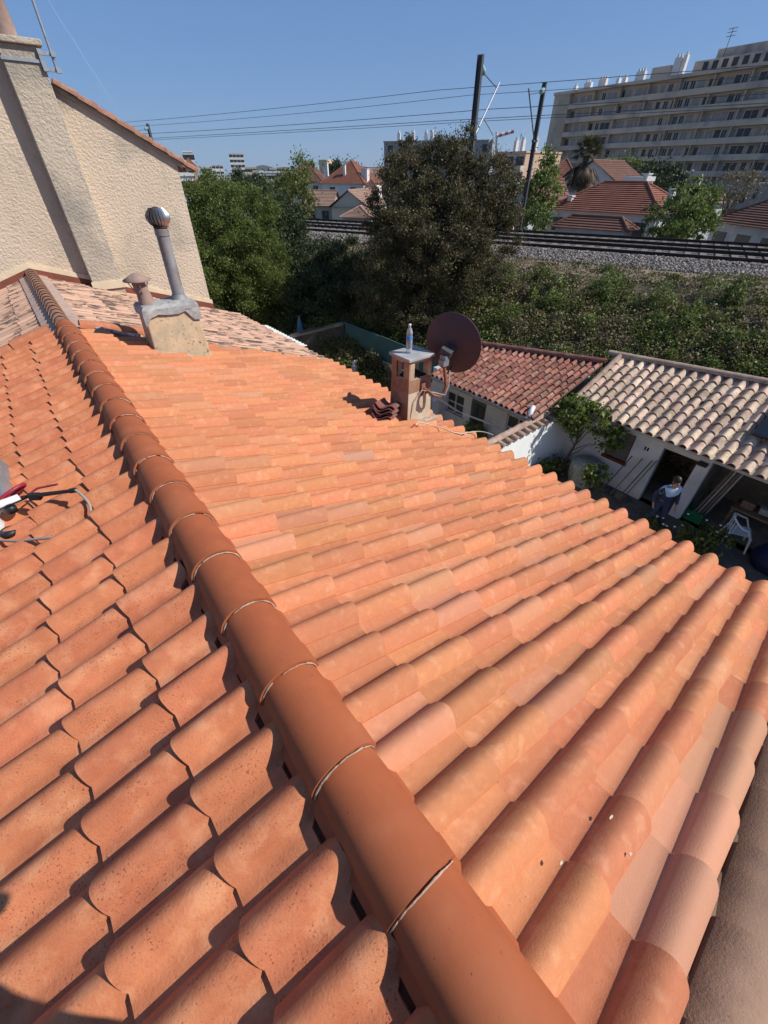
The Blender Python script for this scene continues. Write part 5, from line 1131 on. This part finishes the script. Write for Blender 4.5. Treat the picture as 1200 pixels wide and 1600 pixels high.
for (x, y_) in ((11.85, -.45), (12.35, -.45), (11.85, .9), (12.35, .9)):
    m = MB(); m.b2(x-.03, x+.03, y_-.03, y_+.03, .42, 1.02); m.build('leg', 'wood', jt)
for k, (y_, s_, mt_, lb, nm) in enumerate(((.7, .24, 'wood', 'brown wooden box on the bench in the open bay', 'box'), (.35, .20, 'beige', 'bundle of pale sacking on the bench', 'sack'), (-.1, .26, 'redpl', 'dull red container at the right of the bench', 'container'))):
    m = MB(); m.box((12.1, y_, 1.075+s_*.4), (s_*1.3, s_*1.2, s_*.8), .2*k); tag(m.build(nm, mt_, bevel=.03), lb, nm)
m = MB(); 
for k in range(3): m.b2(12.9, 12.95, -.4+.5*k, -.05+.5*k, 1.5, 2.1)
m.b2(12.92, 12.96, -.6, 1.3, 1.4, 1.46); m.b2(12.92, 12.96, -.6, 1.3, 2.1, 2.16); tag(m.build('shelf_unit', 'wood_r'), 'dark red framed shelf on the back wall of the open bay', 'shelf')
m = MB(); m.lathe((11.15, -.35, .41), [(0, 0), (.4, .02), (.42, .25), (.3, .5), (.12, .58), (0, .6)], 14); m.v = [(x+random.uniform(-.03, .03), y_+random.uniform(-.03, .03), z) for x, y_, z in m.v]
tag(m.build('tarpaulin', 'bluesheet'), 'crumpled dark blue tarpaulin heap at the right edge of the yard', 'tarpaulin')
m = MB(); m.lathe((9.3, 11.9, .4), [(.0, .45), (.35, .47), (.36, .50), (0, .52)], 18); m.tube([(9.3, 11.9, .4), (9.3, 11.9, .86)], .03, 6); tag(m.build('side_table', 'yellow'), 'small yellow table in the back garden', 'table')
m = MB(); q = pz(555, 585, 1.0); m.lathe((q.x, q.y, .4), [(.12, 0), (.16, .2), (.10, .5), (.14, .9), (.05, 1.15), (0, 1.2)], 12); tag(m.build('garden_statue', 'greywall'), 'slim grey garden ornament standing in the back garden', 'ornament')
# plastic armchair
ch_ = thing('garden_chair', 'white moulded plastic armchair in the shaded yard', 'chair', (11.35, .55, .4)); co = Vector((11.35, .50, .4)); ra = Matrix.Rotation(R_(200), 3, 'Z')
def L3(x, y_, z): return co+ra@Vector((x, y_, z))
wp = 'whitepl'
m = MB(); m.prism([L3(-.22, -.22, .41), L3(.22, -.22, .41), L3(.20, .22, .43), L3(-.20, .22, .43)], (0, 0, .02)); m.build('seat', wp, ch_, bevel=.008)
m = MB(); n = 13; A_ = []
for i in range(n):
    a = R_(-100)+R_(200)*i/(n-1); rr = .29; x_ = math.sin(a)*rr; y_ = -math.cos(a)*rr*.95; hgt = .64+.16*max(0, math.cos(a))**1.5
    A_.append((x_, y_, hgt))
m.tube([L3(*p_) for p_ in A_], .022, 8); m.build('armrest', wp, ch_)
m = MB()
for i in range(3, 10):
    x_, y_, hz = A_[i]; m.prism([L3(x_*.95-.017, y_*.97, .42), L3(x_*.95+.017, y_*.97, .42), L3(x_+.017, y_, hz), L3(x_-.017, y_, hz)], ra@Vector((0, .012, 0)))
m.build('backrest', wp, ch_)
for (sx, sy) in ((-1, -1), (1, -1), (-1, 1), (1, 1)):
    m = MB(); m.tube([L3(sx*.21, sy*.21, .42), L3(sx*.27, sy*.27, 0)], [.028, .02], 7)
    if sy > 0: m.tube([L3(sx*.24, .20, .40), L3(sx*.285, .06, .64)], .018, 6)
    m.build('leg', wp, ch_)

# ------------------------------------------------------------------ people
def skinned(name, joints, edges, radii, mat, parent, sub=2):
    me = bpy.data.meshes.new(name); b0 = WL[parent]; me.from_pydata([tuple(Vector(j)-b0) for j in joints], edges, []); me.materials.append(MT[mat] if isinstance(mat, str) else mat)
    o = bpy.data.objects.new(name, me); COL.objects.link(o); o.parent = parent; WL[o] = b0
    sk = o.modifiers.new('skin', 'SKIN'); sk.use_smooth_shade = True
    for i, r in enumerate(radii):
        r = r if isinstance(r, tuple) else (r, r); me.skin_vertices[0].data[i].radius = r
    me.skin_vertices[0].data[0].use_root = True
    if sub: s_ = o.modifiers.new('sub', 'SUBSURF'); s_.levels = sub; s_.render_levels = sub
    return o
def person(label, base, rz, J, top, legs, hairbun=True, group=None):
    pn = thing('person', label, 'person', base); Rm = Matrix.Rotation(rz, 3, 'Z'); B0 = Vector(base); T = lambda p_: B0+Rm@Vector(p_)
    K = {k_: T(v_) for k_, v_ in J.items()}
    nm = ['pelvis', 'waist', 'chest', 'neck', 'chin', 'head', 'crown', 'shL', 'elL', 'wrL', 'haL', 'shR', 'elR', 'wrR', 'haR', 'hipL', 'knL', 'anL', 'toL', 'hipR', 'knR', 'anR', 'toR']
    rad = [(.14, .10), (.115, .085), (.145, .095), (.048, .05), (.055, .06), (.078, .09), (.05, .06), (.055, .055), (.038, .038), (.025, .025), (.03, .018), (.055, .055), (.038, .038), (.025, .025), (.03, .018), (.085, .085), (.055, .055), (.038, .04), (.04, .03), (.085, .085), (.055, .055), (.038, .04), (.04, .03)]
    ed = [(0, 1), (1, 2), (2, 3), (3, 4), (4, 5), (5, 6), (2, 7), (7, 8), (8, 9), (9, 10), (2, 11), (11, 12), (12, 13), (13, 14), (0, 15), (15, 16), (16, 17), (17, 18), (0, 19), (19, 20), (20, 21), (21, 22)]
    verts = [K[x] for x in nm]; 
    # fingers
    for sd in ('L', 'R'):
        h_ = K['ha'+sd]; d = (K['ha'+sd]-K['wr'+sd]).normalized(); s_ = d.cross(Rm@Vector((1, 0, 0))).normalized(); hi = nm.index('ha'+sd)
        for k in range(4):
            o1 = h_+s_*(.026-.0175*k)+d*.035; o2 = o1+d*(.032-.004*abs(k-1.3))-Rm@Vector((0, -.01, 0)); i0 = len(verts); verts += [o1, o2]; ed += [(hi, i0), (i0, i0+1)]; rad += [.0095, .0075]
        o1 = h_+s_*.035-d*.01; i0 = len(verts); verts += [o1, o1+d*.035+s_*.01]; ed += [(hi, i0), (i0, i0+1)]; rad += [.011, .009]
    skinned('body', verts, ed, rad, 'skin', pn, 2)
    tj = ['pelvis', 'waist', 'chest', 'shL', 'elL', 'wrL', 'shR', 'elR', 'wrR']; v_ = [K[x] for x in tj]; v_.append(K['chest'].lerp(K['neck'], .75))
    skinned('top', v_, [(0, 1), (1, 2), (2, 3), (3, 4), (4, 5), (2, 6), (6, 7), (7, 8), (2, 9)], [(.16, .12), (.135, .105), (.165, .115), .07, .052, .036, .07, .052, .036, (.065, .06)], top, pn)
    lj = ['pelvis', 'hipL', 'knL', 'anL', 'hipR', 'knR', 'anR']; skinned('trousers', [K[x] for x in lj]+[K['pelvis'].lerp(K['waist'], .9)], [(0, 1), (1, 2), (2, 3), (0, 4), (4, 5), (5, 6), (0, 7)], [(.16, .125), .098, .07, .052, .098, .07, .052, (.135, .108)], legs, pn)
    hd = K['head']; m_ = MB(); fwd = (Rm@Vector((0, 1, 0))); qm = Matrix.Rotation(rz, 3, 'Z')
    prof_ = [(.0, .125), (.055, .11), (.088, .06), (.092, .0), (.08, -.05), (.05, -.08)]
    m_.lathe(hd-fwd*.022+Vector((0, 0, .02)), prof_, 14)
    if hairbun: m_.lathe(hd-fwd*.12+Vector((0, 0, .04)), [(0, -.045), (.04, -.02), (.045, .01), (.02, .04), (0, .045)], 10)
    m_.build('hair', 'hair', pn)
    m_ = MB(); rt = Rm@Vector((1, 0, 0))
    m_.tube([hd+fwd*.088+Vector((0, 0, .01)), hd+fwd*.112+Vector((0, 0, -.025)), hd+fwd*.088+Vector((0, 0, -.035))], [.008, .013, .01], 6)
    m_.build('nose', 'skin', pn)
    for s_ in (-1, 1):
        m_ = MB(); m_.lathe(hd+rt*s_*.082+Vector((0, 0, -.01)), [(0, -.03), (.012, -.01), (.012, .02), (0, .03)], 6); m_.build('ear', 'skin', pn)
    for s_ in (-1, 1):
        m_ = MB(); m_.lathe(hd+fwd*.083+rt*s_*.03+Vector((0, 0, .008)), [(0, -.007), (.011, -.002), (.011, .002), (0, .007)], 7); m_.build('eye', 'hair', pn)
    m_ = MB(); m_.tube([hd+fwd*.088-rt*.022+Vector((0, 0, -.055)), hd+fwd*.093+Vector((0, 0, -.057)), hd+fwd*.088+rt*.022+Vector((0, 0, -.055))], .005, 5); m_.build('mouth', 'wood_r', pn)
    for s_ in ('L', 'R'):
        m_ = MB(); a = K['an'+s_]; t2 = K['to'+s_]; m_.tube([a-Vector((0, 0, .035)), a.lerp(t2, .5)-Vector((0, 0, .015)), t2], [.045, .045, .035], 8); m_.build('shoe', 'black', pn)
    return pn, K
JW = dict(pelvis=(0, 0, .92), waist=(0, .02, 1.05), chest=(0, .05, 1.25), neck=(0, .07, 1.40), chin=(0, .10, 1.46), head=(0, .09, 1.54), crown=(0, .08, 1.60),
    shL=(-.17, .05, 1.33), elL=(-.27, .0, 1.10), wrL=(-.24, .15, .90), haL=(-.23, .19, .83), shR=(.17, .05, 1.33), elR=(.25, -.06, 1.10), wrR=(.24, .02, .88), haR=(.23, .05, .81),
    hipL=(-.09, 0, .86), knL=(-.10, .14, .48), anL=(-.10, .10, .09), toL=(-.11, .24, .03), hipR=(.09, 0, .86), knR=(.10, .02, .47), anR=(.10, -.20, .12), toR=(.10, -.08, .04))
pn, K = person('woman in a light blue and white top with tied hair walking out of the shed', (10.28, 2.02, .4), R_(140), JW, 'navy', 'navy')
skinned('yoke', [K['chest']+Vector((0, 0, -.06)), K['chest'].lerp(K['neck'], .7), K['shL'], K['shR'], K['shL'].lerp(K['elL'], .5), K['shR'].lerp(K['elR'], .5), K['waist']+Vector((0, 0, .05))], [(0, 1), (0, 2), (0, 3), (2, 4), (3, 5), (0, 6)], [(.185, .14), (.078, .075), .085, .085, .07, .07, (.15, .12)], 'shirt', pn)
# the photographer, whose shadow falls on the lower left of the roof (stands astride behind the camera)
JP = dict(pelvis=(0, -.07, .92), waist=(0, -.02, 1.07), chest=(0, .01, 1.30), neck=(0, -.04, 1.47), chin=(0, -.05, 1.54), head=(0, -.07, 1.63), crown=(0, -.08, 1.70),
    shL=(-.19, .0, 1.40), elL=(-.30, .08, 1.22), wrL=(-.13, .02, 1.42), haL=(-.08, .03, 1.49), shR=(.19, .0, 1.40), elR=(.30, .17, 1.20), wrR=(.13, .02, 1.42), haR=(.08, .03, 1.49),
    hipL=(-.10, -.07, .86), knL=(-.16, -.04, .50), anL=(-.20, -.17, .09), toL=(-.23, -.06, .04), hipR=(.10, -.07, .86), knR=(.17, -.04, .50), anR=(.22, -.17, .09), toR=(.26, -.06, .04))
person('unseen photographer standing on the ridge behind the viewpoint, casting the round shadow at lower left', (-.10, -.145, 5.87), R_(-38), JP, 'navy', 'navy', hairbun=False)

# contrail: a thin far streak of ice cloud
m = MB(); a_ = P(75, 0, 9000); b_ = P(195, 190, 14000); m.tube([a_.lerp(b_, k/10)+Vector((0, 0, random.uniform(-15, 15))) for k in range(11)], [4, 6, 7, 6, 7, 6, 4, 5, 3, 3, 2], 6)
cm = bpy.data.materials.new('ice_cloud'); cm.use_nodes = True; cn = cm.node_tree.nodes; cl_ = cm.node_tree.links
tp = cn.new('ShaderNodeBsdfTransparent'); df = cn.new('ShaderNodeBsdfTranslucent'); df.inputs[0].default_value = (.95, .95, .95, 1); mx = cn.new('ShaderNodeMixShader'); mx.inputs[0].default_value = .12
cl_.new(tp.outputs[0], mx.inputs[1]); cl_.new(df.outputs[0], mx.inputs[2]); cl_.new(mx.outputs[0], cn['Material Output'].inputs[0])
o = m.build('contrail', cm); o['kind'] = 'stuff'; tag(o, 'faint white vapour trail in the blue sky at upper left', 'contrail')

# air: a closed box of thin even haze round everything but the sky
m = MB(); m.box((0, 0, 149), (15200, 15200, 420)); 
hm = bpy.data.materials.new('haze_air'); hm.use_nodes = True; hn = hm.node_tree.nodes; hl = hm.node_tree.links
hn.remove(hn['Principled BSDF']); pv = hn.new('ShaderNodeVolumePrincipled'); pv.inputs['Color'].default_value = (.80, .88, 1, 1); pv.inputs['Density'].default_value = .00006; pv.inputs['Anisotropy'].default_value = .2
hl.new(pv.outputs[0], hn['Material Output'].inputs['Volume'])
hz = m.build('haze', hm); hz['kind'] = 'stuff'; tag(hz, 'thin bluish air haze softening the far town and hill', 'haze')
